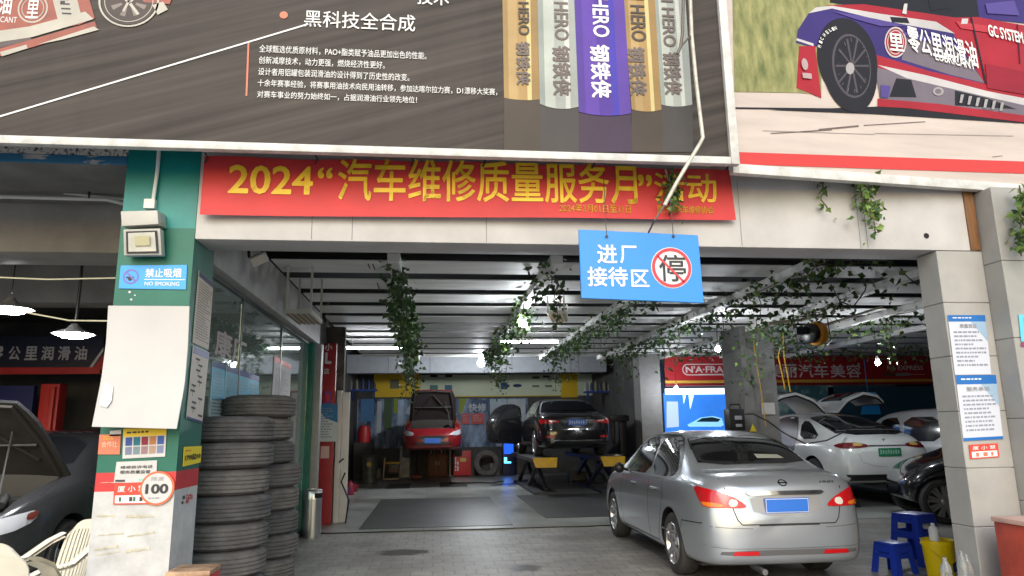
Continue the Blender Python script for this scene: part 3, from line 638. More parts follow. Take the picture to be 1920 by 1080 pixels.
# stickers
def sticker(name, label, cat, F, pxq, m, fn=None, h=.002, t=.0025):
    c = V((0, 0, 0))
    for p in pxq: c += V((*fpx(F, *p), 0))
    c /= 4; lo = min(fpx(F, *p)[1] for p in pxq)
    r = thing(name, label, cat, tuple(F.p(c.x, lo, 0)))
    b = MB(); quad(b, F, pxq, h, t); b.build('sheet', m, r)
    if fn: fn(r, QF(F, pxq, h+t+.0015))
    return r
def qrect(b, q, a0, a1, c0, c1, h=0, m=0): b.add([q.p(a0, c0, h), q.p(a1, c0, h), q.p(a1, c1, h), q.p(a0, c1, h)], [(0, 1, 2, 3)], m)
def qtext(name, body, q, a0, a1, c0, c1, m, r, bold=.01, h=.001): b = MB(); addtxt(b, body, q, a0, a1, c0, c1, h, bold); return b.build(name, m, r, recalc=False)
def qbars(q, r, a0, a1, c0, c1, n, m=inkg, dens=.75, seed=1):
    R = random.Random(seed); b = MB(); hh = (c1-c0)/n
    for i in range(n):
        a = a0; end = a0+(a1-a0)*R.uniform(.55, 1)
        while a < end:
            l = R.uniform(.03, .12); qrect(b, q, a, min(a+l, a1), c1-(i+.62)*hh, c1-(i+.2)*hh, .0005); a += l+.025
    return b.build('printed_lines', m, r)
orangep = mat('orange_print', (.62, .16, .085), .5); yelp = mat('yellow_print', (.75, .52, .02), .5); redc = mat('label_red', (.60, .05, .03), .5)
def f_(r, q):
    qtext('lettering', '合作社', q, .14, .86, .36, .66, mat('peach_ink', (.75, .45, .30), .5), r, .02); qbars(q, r, .2, .85, .72, .92, 2, yelp)
sticker('flyer', 'small orange flyer at the left edge of the green pillar band', 'flyer', FP, [(187, 815), (227, 814), (225, 852), (184, 852)], orangep, f_)
def f_(r, q):
    b = MB(); qrect(b, q, 0, 1, .72, 1); b.build('header', yelp, r)
    cc = [(.06, .12, .45), (.02, .22, .30), (.35, .03, .06), (.62, .25, .10), (.06, .14, .50)]
    for i, c_ in enumerate(cc):
        a = .06+i*.185
        b = MB(); qrect(b, q, a, a+.155, .42, .70); qrect(b, q, a, a+.155, .12, .38, 0, 1); b.build('printed_panel', [prm(c_), prm(tuple(.5*x+.25 for x in c_))], r)
    qbars(q, r, .08, .92, .78, .92, 1, ink); 
sticker('flyer', 'yellow topped flyer with five coloured columns on the green pillar band', 'flyer', FP, [(232, 804), (313, 800), (310, 856), (230, 860)], paper, f_)
sticker('note', 'scrap of white paper above the orange flyer', 'note', FP, [(207, 808), (228, 806), (227, 817), (206, 818)], paper)
def f_(r, q):
    qtext('lettering', '维修投诉电话', q, .12, .9, .66, .80, ink, r); qtext('lettering', '服务质量监督', q, .12, .85, .42, .58, ink, r)
    b = MB(); qrect(b, q, .03, .26, .04, .14); b.build('logo_mark', ink, r); b = MB(); qrect(b, q, .58, .68, .08, .18); b.build('printed_spot', mat('mint', (.2, .6, .5), .5), r)
sticker('notice', 'white paper notice taped across the red and green bands of the pillar', 'notice', FP, [(219, 866), (295, 863), (293, 905), (214, 905)], paper, f_)
def f_(r, q):
    b = MB(); qrect(b, q, .04, .96, .06, .42); b.build('white_field', whitei, r); qtext('lettering', '厦 小 慧', q, .10, .80, .58, .86, whitei, r)
    for i, a in enumerate((.14, .4, .5, .66)): b = MB(); qrect(b, q, a, a+.06+.02*(i % 2), .14, .34, .001); b.build('printed_figure', [prm((.05, .2, .12)), ink][i % 2], r)
sticker('label_card', 'red framed label card below the notice, partly under the round 100 sign', 'label', FP, [(215, 906), (289, 903), (287, 945), (213, 946)], redc, f_, .0045)
rs = thing('round_sign', 'round white 100 sign with an orange rim on the red pillar band', 'sign', tuple(atY(296, 942, 4.98)))
c = fpx(FP, 296, 915); b = MB(); b.disc(FP, *c, .108, .009, 0, .004, n=48); b.build('rim', mat('orange_rim', (.62, .13, .05), .5), rs)
b = MB(); b.disc(FP, *c, .095, .0145, n=48); b.build('disc', paper, rs)
txt('lettering', '100', FP, c[0]-.072, c[0]+.072, c[1]-.036, c[1]+.028, ink, rs, .016, .04); txt('lettering', '限速', FP, c[0]-.04, c[0]+.04, c[1]+.046, c[1]+.072, inkg, rs, .016)
b = MB(); bars(b, FP, c[0]-.05, c[0]+.05, c[1]-.058, 1, .02, .008, .016); b.build('printed_lines', inkg, rs)
def f_(r, q):
    b = MB(); qrect(b, q, .02, .98, .92, .995); b.build('header', prm((.03, .04, .12)), r); qbars(q, r, .08, .92, .06, .88, 22, prm((.26, .21, .17)), seed=4)
sticker('notice', 'tall beige printed notice high on the shaded side of the painted pillar', 'notice', FS, [(372, 507), (399, 531), (390, 656), (360, 642)], mat('beige_paper', (.52, .44, .37), .6), f_)
def f_(r, q):
    b = MB(); qrect(b, q, .02, .98, .90, .995); qrect(b, q, .02, .98, 0, .03); b.build('header', prm((.05, .08, .28)), r)
    b = MB(); R = random.Random(3); pts = []
    for i in range(11):
        a = .5+R.uniform(-.3, .3); c_ = .84-i*.075; qrect(b, q, a-.13, a+.13, c_-.014, c_+.014); pts.append((a, c_))
    for p0, p1 in zip(pts, pts[1:]): qrect(b, q, p0[0]-.01, p0[0]+.01, p1[1], p0[1])
    b.build('flow_chart', ink, r)
sticker('notice', 'beige flow chart notice below the tall notice on the pillar side', 'notice', FS, [(361, 648), (391, 661), (378, 794), (348, 784)], mat('beige_paper', (.56, .49, .43), .6), f_)
def f_(r, q): qtext('lettering', '1799起/10', q, .06, .94, .25, .6, ink, r, .03); qbars(q, r, .08, .5, .7, .85, 1, redc)
sticker('price_label', 'bright yellow price label on the pillar side above the red band', 'label', FS, [(344, 838), (377, 836), (375, 867), (342, 875)], mat('lemon', (.80, .62, .01), .5), f_)
b = MB(); q = QF(FS, [(340, 926), (362, 922), (361, 944), (339, 948)], .001); addtxt(b, '沪', q, .35, .95, .1, .9, 0, .02); b.build('red_scrawl', redc, bld, recalc=False)
b = MB(); qrect(b, q, .05, .2, .1, .35); qrect(b, q, .12, .3, .5, .8); b.build('ink_scrawl', ink, bld)
# posters on the glass
FG = FX(-1.972)
def gp(r, q):
    b = MB(); qrect(b, q, 0, 1, .93, 1); b.build('header', prm((.02, .08, .35)), r)
    b = MB(); qrect(b, q, 0, 1, .55, .93, -.0003); b.build('blue_field', prm((.12, .66, 1.0)), r); qbars(q, r, .1, .9, .08, .88, 20, prm((.30, .42, .52)), seed=random.randint(1, 99))
pale = mat('pale_poster', (.62, .78, .86), .5)
def gl_y(px): return (px, 676+(px-397)*.333)
GPL = [(398, 421, 'first'), (424, 446, 'second'), (448, 466, 'third'), (467, 485, 'fourth')]
for (a, c_, w_), lab in zip(GPL, ['wide pale blue poster on the office glass nearest the painted pillar', 'pale blue poster on the office glass, second one from the pillar', 'pale blue poster on the office glass, second one from the far end of its row', 'narrow pale blue poster on the office glass at the far end of its row']):
    o = sticker('poster', lab, 'poster', FG, [gl_y(a), gl_y(c_), (c_-4, gl_y(c_)[1]+150), (a-10, gl_y(a)[1]+160)], pale, gp); o['group'] = 'blue posters on the office glass'
def f_(r, q):
    b = MB(); qrect(b, q, 0, 1, .92, 1); b.build('header', redc, r); qbars(q, r, .1, .9, .1, .85, 26, inkg, seed=8)
sticker('poster', 'white poster with a red top edge on the office glass by the green post', 'poster', FG, [(514, 667), (545, 684), (541, 800), (506, 800)], mat('grey_paper', (.50, .48, .48), .6), f_)
txt('glass_lettering', '康厂', Fr((-1.970, 0, 0), (0, 1, 0), (0, 0, 1)), atX(402, 660, -1.97).y, atX(462, 660, -1.97).y, 2.23, 2.48, mat('glass_letters', (.42, .36, .35), .6), gl, 0, .03)  # muted letters laid flat on the pane
# notices on the tiled pillar
FT = FY(4.996)
def f_(r, q):
    b = MB(); qrect(b, q, 0, 1, .89, 1); b.build('header', prm((.03, .20, .62)), r); qbars(q, r, .12, .9, .93, .97, 1, whitei)
    b = MB(); b.add([q.p(.6, .89), q.p(1, .55), q.p(1, .89)], [(0, 1, 2)]); b.build('blue_wedge', prm((.42, .60, .80)), r)
    qtext('lettering', '质量保证', q, .28, .74, .78, .85, inkg, r); qbars(q, r, .1, .92, .12, .74, 9, prm((.36, .38, .46)), seed=5)
sticker('notice', 'upper white notice with a blue heading on the tiled pillar', 'notice', FT, [(1776, 591), (1846, 591), (1858, 702), (1790, 703)], mat('lilac_paper', (.52, .54, .61), .55), f_)
def f_(r, q):
    b = MB(); qrect(b, q, 0, 1, .86, 1); b.build('header', prm((.03, .20, .62)), r); b = MB(); qrect(b, q, 0, 1, 0, .045); b.build('footer', prm((.03, .20, .62)), r); qbars(q, r, .12, .9, .91, .96, 1, whitei)
    b = MB(); b.add([q.p(.6, .86), q.p(1, .5), q.p(1, .86)], [(0, 1, 2)]); b.build('blue_wedge', prm((.42, .60, .80)), r)
    qtext('lettering', '服务承诺', q, .22, .8, .75, .82, inkg, r); qbars(q, r, .1, .92, .12, .7, 9, prm((.36, .38, .46)), seed=6)
sticker('notice', 'lower white notice with a blue heading and blue foot on the tiled pillar', 'notice', FT, [(1791, 704), (1866, 703), (1880, 823), (1806, 827)], mat('lilac_paper', (.52, .54, .61), .55), f_)
def f_(r, q):
    b = MB(); qrect(b, q, .06, .94, .08, .5); b.build('white_field', whitei, r); qtext('lettering', '厦 小 慧', q, .1, .9, .62, .88, whitei, r)
    b = MB(); qrect(b, q, .2, .3, .14, .42, .001); qrect(b, q, .45, .6, .14, .42, .001); qrect(b, q, .72, .8, .14, .42, .001); b.build('printed_figure', orangep, r)
sticker('label_card', 'small red and white card below the two notices on the tiled pillar', 'label', FT, [(1816, 834), (1870, 831), (1873, 857), (1819, 861)], redc, f_)
FR = FY(4.816)
def f_(r, q): qbars(q, r, .1, .9, .2, .9, 8, prm((.2, .4, .5)), seed=2)
sticker('poster', 'cyan poster at the right edge of the view on the second tiled pillar', 'poster', FR, [(1909, 590), (1990, 596), (1994, 655), (1914, 640)], mat('cyan_print', (.10, .50, .72), .5), f_)
sticker('label_card', 'tiny purple and red label below the cyan poster', 'label', FR, [(1914, 642), (1945, 644), (1945, 652), (1914, 650)], mat('plum', (.25, .03, .10), .5))
# ================================================================ LAMPS
def glow(name, c, e): return mat(name, (.9, .9, .9), .4, emit=e, ecol=c)
ledm = glow('led_glow', (.9, .95, 1), 400); tubem = glow('tube_glow', (.9, .95, 1), 42)
def bulb(label, px, py, Y, r=.045, cord=True, top=3.44):
    q = atY(px, py, Y); t = thing('ceiling_bulb', label, 'lamp', tuple(q-V((0, 0, r))), 'round lamps under the ceiling')
    b = MB(); b.lathe([(.001, -r), (r*.6, -r*.8), (r, -r*.1), (r*.85, r*.5), (r*.45, r*.9)], q, n=16); b.build('bulb', ledm, t, smooth=60)
    b = MB(); b.lathe([(r*.5, r*.9), (r*.62, r*1.2), (r*.6, r*2.2), (r*.3, r*2.6)], q, n=14); b.build('socket', whitei, t, smooth=50)
    b = MB(); b.tube([q+V((0, 0, r*2.5)), q+V((.004, 0, (top-q.z)*.5+r)), V((q.x, q.y, top))], .006); b.build('cord', black, t)
bulb('round lamp glowing among the ivy in the middle of the ceiling', 982, 608, 10.2, .045)
bulb('round lamp lower in front of the white rear beam', 902, 681, 19.0, .10)
bulb('round lamp in front of the red sign by the middle pillar', 1346, 655, 11.6, .045)
bulb('round lamp before the red sign over the white car', 1646, 680, 11.6, .045)
bulb('small round lamp over the blue lit poster', 1268, 728, 17.2, .045, top=3.42)
def tube(label, x0, x1, py, Y):
    a = atY(x0, py, Y); c = atY(x1, py, Y); t = thing('tube_lamp', label, 'lamp', tuple((a+c)/2), 'fluorescent tubes')
    b = MB(); b.cyl(a, c, .018, n=10); b.build('tube', tubem, t, smooth=50)
    b = MB(); b.box(a.x-.03, c.x+.03, a.y-.03, a.y+.03, a.z+.025, a.z+.06)
    for s_ in (.1, .9): x_ = a.x+(c.x-a.x)*s_; b.box(x_-.006, x_+.006, a.y-.006, a.y+.006, a.z+.055, 3.452)
    b.build('fitting', whitei, t)
tube('long fluorescent tube at the left of the rear ceiling', 650, 756, 653, 14.6)
tube('long fluorescent tube behind the hanging ivy, right of the other one', 940, 1046, 641, 13.4)
tube('fluorescent tube glowing inside the glazed office', 469, 544, 653, 9.8) if False else None
def pendant(label, px, py, Y):
    q = atY(px, py, Y); t = thing('pendant_lamp', label, 'lamp', tuple(q), 'cone lamps in the left bay')
    b = MB(); b.lathe([(.20, 0), (.17, .015), (.07, .06), (.03, .11)], q, n=28, caps=False); b.build('shade', mat('shade_grey', (.16, .16, .16), .4), t, smooth=60)
    b = MB(); b.lathe([(.001, -.045), (.10, -.035), (.18, .002), (.001, .012)], q, n=24); b.build('bulb', glow('pendant_glow', (.95, .97, 1), 60) if 'pendant_glow' not in bpy.data.materials else bpy.data.materials['pendant_glow'], t, smooth=60)
    b = MB(); b.tube([q+V((0, 0, .15)), q+V((0, 0, 3.6-q.z))], .006); b.build('cord', black, t)
pendant('white cone lamp over the dark car, nearer the painted pillar', 138, 627, 7.6)
pendant('white cone lamp at the left edge of the view', 18, 580, 6.9)
fl = thing('floodlight', 'small white floodlight under the left end of the front beam', 'lamp', tuple(atY(486, 495, 6.4)))
q = atY(486, 486, 6.4); T = Matrix.Translation(q) @ Matrix.Rotation(math.radians(-25), 4, 'Y') @ Matrix.Rotation(math.radians(30), 4, 'X')
b = MB(); b.box(-.075, .075, -.03, .03, -.045, .045, 0, T); b.build('housing', whitei, fl, bevel=.01)
b = MB(); b.box(-.066, .066, -.037, -.0315, -.037, .037, 0, T); b.build('lens', mat('flood_lens', (.75, .66, .52), .2), fl)
b = MB(); b.tube([q+V((-.09, 0, .02)), q+V((-.11, .05, .08)), q+V((-.1, .12, .16))], .014); b.build('bracket', black, fl)
# cables of the left bay
b = MB(); P = lambda x, y, Y: atY(x, y, Y)
b.tube([P(-30, 519, 5.6), P(90, 524, 5.6), P(233, 521, 5.6)], .006); b.tube([P(-30, 570, 5.7), P(60, 588, 5.7), P(130, 601, 5.7), P(206, 602, 5.5)], .006)
tag(b.build('slack_cable', mat('pale_cable', (.55, .52, .38), .5)), 'two slack pale cables strung across the left bay', 'cable')
b = MB(); b.tube([P(-30, 368, 5.9), P(120, 372, 5.9), P(200, 374, 5.9), P(236, 383, 5.9)], .016, 8); b.tube([P(120, 362, 5.92), P(236, 374, 5.92)], .012, 8)
tag(b.build('ceiling_pipe', mat('white_pvc2', (.55, .54, .50), .45), smooth=40), 'pale pipes running along under the peeling blue lintel', 'pipe')
b = MB(); b.tube([P(156, 480, 6.9), P(150, 545, 6.9), P(143, 600, 6.9)], .012); b.tube([P(161, 325, 5.85), P(167, 372, 5.85)], .005); b.tube([P(173, 326, 5.85), P(167, 372, 5.85)], .005)
tag(b.build('hanging_rod', black), 'thin black rod and wires hanging under the left bay ceiling', 'rod')
# hanging trays
ivory = mat('ivory_metal', (.60, .58, .50), .45, var=.1)
def tray(label, px, py, Y, wx, wy, top, rot=0):
    q = atY(px, py, Y); t = thing('hanging_tray', label, 'tray', tuple(q)); T = Matrix.Translation(q) @ Matrix.Rotation(rot, 4, 'Z')
    b = MB(); b.box(-wx, wx, -wy, wy, 0, .012, 0, T)
    for s_ in (-1, 1): b.box(-wx, wx, s_*wy-.008, s_*wy+.008, .0125, .05, 0, T); b.box(s_*wx-.008, s_*wx+.008, -wy+.009, wy-.009, .0125, .05, 0, T)
    for i in range(5): x_ = -wx+2*wx*(i+.5)/5; b.box(x_-.012, x_+.012, -wy, wy, -.01, -.001, 1, T)
    b.build('tray', [ivory, mat('tray_slat', (.30, .22, .13), .6)], t)
    for sx in (-1, 1):
        for sy in (-1, 1): b = MB(); b.box(sx*wx*.92-.012, sx*wx*.92+.012, sy*wy*.92-.012, sy*wy*.92+.012, .051, top-q.z, 0, T); b.build('hanger', ivory, t)
tray('ivory metal tray hung beside the side beam above the office glass', 570, 598, 8.6, .15, .4, 3.45)
tray('ivory metal tray hung from the ceiling left of the blue sign', 1046, 596, 10.4, .13, .38, 3.45, -.25)
# ================================================================ CARS
def chaikin(pts, it=2, q=.22):
    for _ in range(it):
        out = []
        for i in range(len(pts)):
            a, b = pts[i], pts[(i+1) % len(pts)]
            out += [(a[0]+(b[0]-a[0])*q, a[1]+(b[1]-a[1])*q), (a[0]+(b[0]-a[0])*(1-q), a[1]+(b[1]-a[1])*(1-q))]
        pts = out
    return pts
def lerp_tab(tab, y):
    for a, b in zip(tab[:-1], tab[1:]):
        if a[0] <= y <= b[0]:
            t = (y-a[0])/(b[0]-a[0]) if b[0] > a[0] else 0
            return [p+(q-p)*t for p, q in zip(a, b)]
    return list(tab[-1] if y > tab[-1][0] else tab[0])
class Car:
    """body grown from stations: (y, w, zb, zbelt, wbelt, wtop, ztop, tilt); y runs from the rear bumper to the nose"""
    def __init__(s, root, st, paint, wheels, wr, levels=2, name='body', cutw=.24, dark_in=None, hood=None):
        s.root = root; s.paint = paint; s.wr = wr; s.L = st[-1][0]
        ring = []
        for (y, w, zb, zbelt, wb, wt, zt, tl) in st:
            h = zbelt-zb
            half = [(0, zb), (.55*w, zb), (.88*w, zb+.005), (.965*w, zb+.05), (.995*w, zb+.30*h), (w, zb+.55*h), (.985*w, zb+.82*h), (.5*(.985*w+wb), zbelt-.015), (wb, zbelt+.02),
                    (wb+(wt-wb)*.45+.012, zbelt+(zt-zbelt)*.50), (wt+.01, zt-(zt-zbelt)*.12), (wt*.86, zt-.022*min(1, (zt-zbelt)*4)), (wt*.5, zt-.004), (0, zt)]
            full = half + [(-x, z) for x, z in half[-2:0:-1]]
            ring.append([V((x, y+tl*max(0, z-.62), z)) for x, z in full])
        n = len(ring[0]); bm = bmesh.new()
        R = [[bm.verts.new(p) for p in r] for r in ring]
        for a, b in zip(R[:-1], R[1:]):
            for i in range(n): bm.faces.new((a[i], a[(i+1) % n], b[(i+1) % n], b[i]))
        for r, sg in ((R[0], -1), (R[-1], 1)):
            prev = r
            for k, dy in ((.82, .012), (.45, .02)):
                c = sum((v.co for v in r), V((0, 0, 0)))/n
                cur = [bm.verts.new(V((c.x+(v.co.x-c.x)*k, v.co.y+sg*dy, c.z+(v.co.z-c.z)*k))) for v in r]
                for i in range(n): bm.faces.new((prev[i], prev[(i+1) % n], cur[(i+1) % n], cur[i]))
                prev = cur
            bm.faces.new(prev)
        bmesh.ops.recalc_face_normals(bm, faces=bm.faces)
        me = bpy.data.meshes.new('body'); bm.to_mesh(me); bm.free()
        me.materials.append(paint); me.materials.append(dark_in or black)
        tmp = bpy.data.objects.new('body', me); COL.objects.link(tmp)
        sub = tmp.modifiers.new('s', 'SUBSURF'); sub.levels = levels; sub.render_levels = levels
        cm = MB()
        for (wy, wx) in wheels:
            for sg in (-1, 1): cm.lathe([(wr+.045, 0), (wr+.045, .6)], (sg*(wx-cutw), wy, wr+.01), (sg, 0, 0), 40, 1)
        cme = bpy.data.meshes.new('cut'); cme.from_pydata([tuple(v) for v in cm.v], [], cm.f); cme.materials.append(paint); cme.materials.append(dark_in or black)
        cme.polygons.foreach_set('material_index', cm.m)
        b2 = bmesh.new(); b2.from_mesh(cme); bmesh.ops.recalc_face_normals(b2, faces=b2.faces); b2.to_mesh(cme); b2.free()
        cut = bpy.data.objects.new('cut', cme); COL.objects.link(cut)
        bo = tmp.modifiers.new('b', 'BOOLEAN'); bo.operation = 'DIFFERENCE'; bo.object = cut; bo.solver = 'EXACT'
        cut2 = None
        if hood:   # opening for the engine bay
            hm = MB(); hm.box(*hood, 1); hme = bpy.data.meshes.new('cut'); hme.from_pydata([tuple(v) for v in hm.v], [], hm.f); hme.materials.append(paint); hme.materials.append(dark_in or black); hme.polygons.foreach_set('material_index', hm.m)
            cut2 = bpy.data.objects.new('cut', hme); COL.objects.link(cut2); bo = tmp.modifiers.new('h', 'BOOLEAN'); bo.operation = 'DIFFERENCE'; bo.object = cut2; bo.solver = 'EXACT'
        dg = bpy.context.evaluated_depsgraph_get()
        out = bpy.data.meshes.new_from_object(tmp.evaluated_get(dg))
        for o in (tmp, cut, cut2):
            if o: bpy.data.objects.remove(o)
        out.polygons.foreach_set('use_smooth', [True]*len(out.polygons)); out.set_sharp_from_angle(angle=math.radians(40))
        s.body = link(name, out, root)
        bb = bmesh.new(); bb.from_mesh(out); s.bvh = BVHTree.FromBMesh(bb); bb.free()
    def hit(s, F, a, b, off):
        o = F.p(a, b, 7.0); r = s.bvh.ray_cast(o, -F.n, 14.0)
        if r[0] is None: return None
        return r[0], r[1]
    def patch(s, name, poly, F, m, parent=None, off=.005, res=.05, rnd=0, mirror=False, mb=None, mi=0):
        """an outline laid on the body along F.n as a thin shell following its curve"""
        own = mb is None; mb = mb or MB()
        for mir in ((0, 1) if mirror else (0,)):
            pts = chaikin(poly, rnd) if rnd else list(poly)
            e = []
            for i in range(len(pts)):
                a, b = V(pts[i]), V(pts[(i+1) % len(pts)]); k = max(1, int((b-a).length/res))
                e += [a+(b-a)*(j/k) for j in range(k)]
            vs = [V((p[0], p[1])) for p in e]; ne = len(vs)
            x0 = min(p.x for p in vs); x1 = max(p.x for p in vs); y0 = min(p.y for p in vs); y1 = max(p.y for p in vs)
            yy = y0+res*.5
            while yy < y1:
                xx = x0+res*.5
                while xx < x1: vs.append(V((xx, yy))); xx += res
                yy += res
            r = delaunay_2d_cdt(vs, [(i, (i+1) % ne) for i in range(ne)], [], 1, 1e-5)
            G = F
            if mir: G = Fr((-F.o.x, F.o.y, F.o.z), (-F.u.x, F.u.y, F.u.z), (-F.v.x, F.v.y, F.v.z)); G.n = V((-F.n.x, F.n.y, F.n.z))
            P = []; ok = []
            for v in r[0]:
                h = s.hit(G, v.x, v.y, off)
                if h is None: P.append(V((0, 0, 0))); ok.append(False)
                else: P.append(h[0]+h[1]*off); ok.append(True)
            mb.add(P, [tuple(f) for f in r[2] if all(ok[i] for i in f)], mi)
        if own: return mb.build(name, m, parent or s.root, smooth=60, recalc=False)
    def strip(s, pts, F, w, mb, off=.004, res=.06, mirror=False, mi=0):
        for a, b in zip(pts[:-1], pts[1:]):
            a, b = V(a), V(b); d = (b-a)
            if d.length < 1e-6: continue
            q = V((-d.y, d.x)).normalized()*w/2; n = max(1, int(d.length/res))
            for mir in ((0, 1) if mirror else (0,)):
                G = F
                if mir: G = Fr((-F.o.x, F.o.y, F.o.z), (-F.u.x, F.u.y, F.u.z), (-F.v.x, F.v.y, F.v.z)); G.n = V((-F.n.x, F.n.y, F.n.z))
                P = []; ok = True
                for j in range(n+1):
                    for sg in (-1, 1):
                        c = a+d*(j/n)+q*sg; h = s.hit(G, c.x, c.y, off)
                        if h is None: ok = False; break
                        P.append(h[0]+h[1]*off)
                    if not ok: break
                if ok: mb.add(P, [(2*j, 2*j+1, 2*j+3, 2*j+2) for j in range(n)], mi)
SL = Fr((0, 0, 0), (0, -1, 0), (0, 0, 1)); SL.u = V((0, 1, 0)); SL.n = V((-1, 0, 0))   # left side, coordinates (y, z)
RE = FY(0.0)                                                                          # rear, coordinates (x, z)
TOPV = Fr((0, 0, 0), (1, 0, 0), (0, 1, 0))                                            # from above, (x, y)
FN = Fr((0, 0, 0), (1, 0, 0), (0, 0, 1)); FN.n = V((0, 1, 0))                         # nose, (x, z)
def wheel(root, x, y, r, sg, spokes=7, rimm=None, tw=.2, rimr=.68, name='wheel', dbl=False):
    rimm = rimm or alloy
    w = MB(); X = V((sg, 0, 0)); c = V((x, y, r))
    w.lathe([(r*rimr, -tw), (r*.93, -tw), (r*.99, -tw*.85), (r, -tw*.5), (r*.99, -tw*.15), (r*.94, -.005), (r*.82, .006), (r*rimr+.004, -.004), (r*rimr, -.03)], c, X, 40, 0, caps=False)
    wo = w.build(name, rubber, root, smooth=35)
    b = MB(); R = r*rimr
    b.lathe([(R+.002, -.012), (R-.006, .0), (R-.014, -.012), (R-.02, -.09)], c, X, 40, 0, caps=False)
    b.lathe([(R-.005, -.10), (.001, -.10)], c, X, 30, 1, caps=False)
    e = V((0, 1, 0)); g = V((0, 0, 1))
    for k in range(spokes):
        for dd in ((-.13, .13) if dbl else (0,)):
            a = 2*math.pi*k/spokes+.2+dd; d = e*math.cos(a)+g*math.sin(a); t = X.cross(d)
            w0, w1 = (.018, .022) if dbl else (r*.10, r*.13)
            P = [c+d*r*.12+t*w0+X*-.02, c+d*r*.12-t*w0+X*-.02, c+d*(R-.012)-t*w1+X*-.012, c+d*(R-.012)+t*w1+X*-.012]
            b.prism(P, -X*.03)
    b.lathe([(r*.17, -.05), (r*.17, -.018), (r*.12, -.012), (.001, -.011)], c, X, 20, 0, caps=False)
    b.build('rim', [rimm, black], wo, smooth=35)
    return wo
def wheels4(root, ys, x, r, **k):
    for y in ys:
        for sg in (-1, 1): wheel(root, sg*x, y, r, sg, **k)
def place(root, x, y, ang=0, z=0): root.location = (x, y, z); root.rotation_euler = (0, 0, ang)
redl = mat('lamp_red', (.50, .008, .012), .12, coat=.6); amber = mat('lamp_amber', (.75, .20, .02), .15, coat=.5); clear = mat('lamp_clear', (.72, .66, .60), .12, coat=.5)
plateb = mat('plate_blue', (.03, .16, .62), .4); seam = mat('panel_gap', (.02, .02, .02), .7)

# ------------------------------------------------ the silver sedan
silver = bpy.data.materials.new('silver_paint'); silver.use_nodes = True
_b = silver.node_tree.nodes['Principled BSDF']; _b.inputs['Base Color'].default_value = (.45, .49, .55, 1); _b.inputs['Metallic'].default_value = .6; _b.inputs['Roughness'].default_value = .28; _b.inputs['Coat Weight'].default_value = .9; _b.inputs['Coat Roughness'].default_value = .03
S = thing('parked_car', 'silver sedan parked in the entry lane with its red tail lights towards the street', 'car')
ss = [(0.00, .60, .30, .86, .57, .46, .97, .13), (.05, .73, .25, .91, .69, .57, 1.02, .12), (.16, .80, .22, .96, .745, .64, 1.065, .08), (.42, .835, .20, .985, .765, .665, 1.085, 0), (.62, .845, .19, .995, .77, .655, 1.10, 0), (.98, .85, .19, .995, .775, .60, 1.315, 0), (1.32, .85, .19, .985, .78, .575, 1.445, 0), (1.8, .85, .19, .975, .785, .575, 1.492, 0), (2.3, .85, .19, .965, .785, .575, 1.497, 0), (2.75, .85, .19, .955, .78, .57, 1.445, 0), (3.15, .85, .19, .95, .775, .60, 1.24, 0), (3.5, .85, .19, .94, .77, .66, 1.02, 0), (4.0, .84, .2, .88, .75, .64, .955, 0), (4.4, .79, .22, .76, .69, .56, .83, 0), (4.60, .66, .26, .64, .55, .42, .70, 0), (4.66, .5, .3, .58, .42, .3, .62, 0)]
c = Car(S, ss, silver, [(1.0, .85), (3.70, .85)], .317, levels=3)
wheels4(S, (1.0, 3.70), .835, .317, spokes=7)
gm_ = MB()
# windows: left and right
wf = [(1.86, .985), (2.92, .975), (3.02, 1.03), (2.72, 1.30), (2.45, 1.405), (1.90, 1.425)]
wr_ = [(1.80, .99), (1.80, 1.425), (1.55, 1.415), (1.28, 1.345), (1.05, 1.20), (.93, 1.06), (1.02, .995)]
for G_ in (SL, Fr((0, 0, 0), (0, 1, 0), (0, 0, 1))): trim = MB(); c.patch('x', [(.86, .965), (3.06, .945), (3.10, 1.03), (2.76, 1.325), (2.46, 1.44), (1.6, 1.452), (1.26, 1.385), (1.0, 1.24), (.85, 1.06)], G_, None, off=.004, res=.05, rnd=1, mb=trim); trim.build('window_trim', black, S, smooth=60, recalc=False)
sideg = mat('side_glass', (.03, .032, .034), .05, spec=.8, coat=.4)
for mir, nm in ((False, 'l'), (True, 'r')):
    for pl in (wf, wr_):
        G = SL if not mir else Fr((0, 0, 0), (0, 1, 0), (0, 0, 1))
        if mir: G.n = V((1, 0, 0))
        c.patch('side_window', pl, G, sideg, off=.008, res=.05, rnd=1)
c.patch('rear_window', [(-.60, .66), (.60, .66), (.555, 1.0), (.49, 1.28), (-.49, 1.28), (-.555, 1.0)], TOPV, glassd, off=.006, res=.05, rnd=1)
c.patch('windscreen', [(-.62, 3.42), (.62, 3.42), (.50, 2.78), (-.50, 2.78)], TOPV, glassd, off=.006, res=.06, rnd=1)
b = MB(); c.strip([(-.555, 1.0), (-.49, 1.29), (.49, 1.29), (.555, 1.0)], TOPV, .02, b, off=.009); b.build('window_rubber', black, S, recalc=False)
# panel gaps
b = MB()
for pl in ([(1.83, .98), (1.83, .30)], [(1.30, .99), (1.27, .80), (1.30, .66), (1.42, .42), (1.50, .28), (3.08, .27)], [(3.12, .96), (3.16, .72), (3.10, .28)], [(.17, .62), (.62, .60), (.66, .52)]): c.strip(pl, SL, .011, b, off=.0025, mirror=True)
for pl in ([(-.60, 1.03), (-.56, .86), (-.545, .80), (-.50, .66), (-.46, .615), (.46, .615), (.50, .66), (.545, .80), (.56, .86), (.60, 1.03)], [(-.80, .50), (-.5, .49), (.5, .49), (.8, .50)] if False else [(-.3, .605), (.3, .605)]): c.strip(pl, RE, .010, b, off=.0025)
b.build('panel_gap', seam, S, recalc=False)
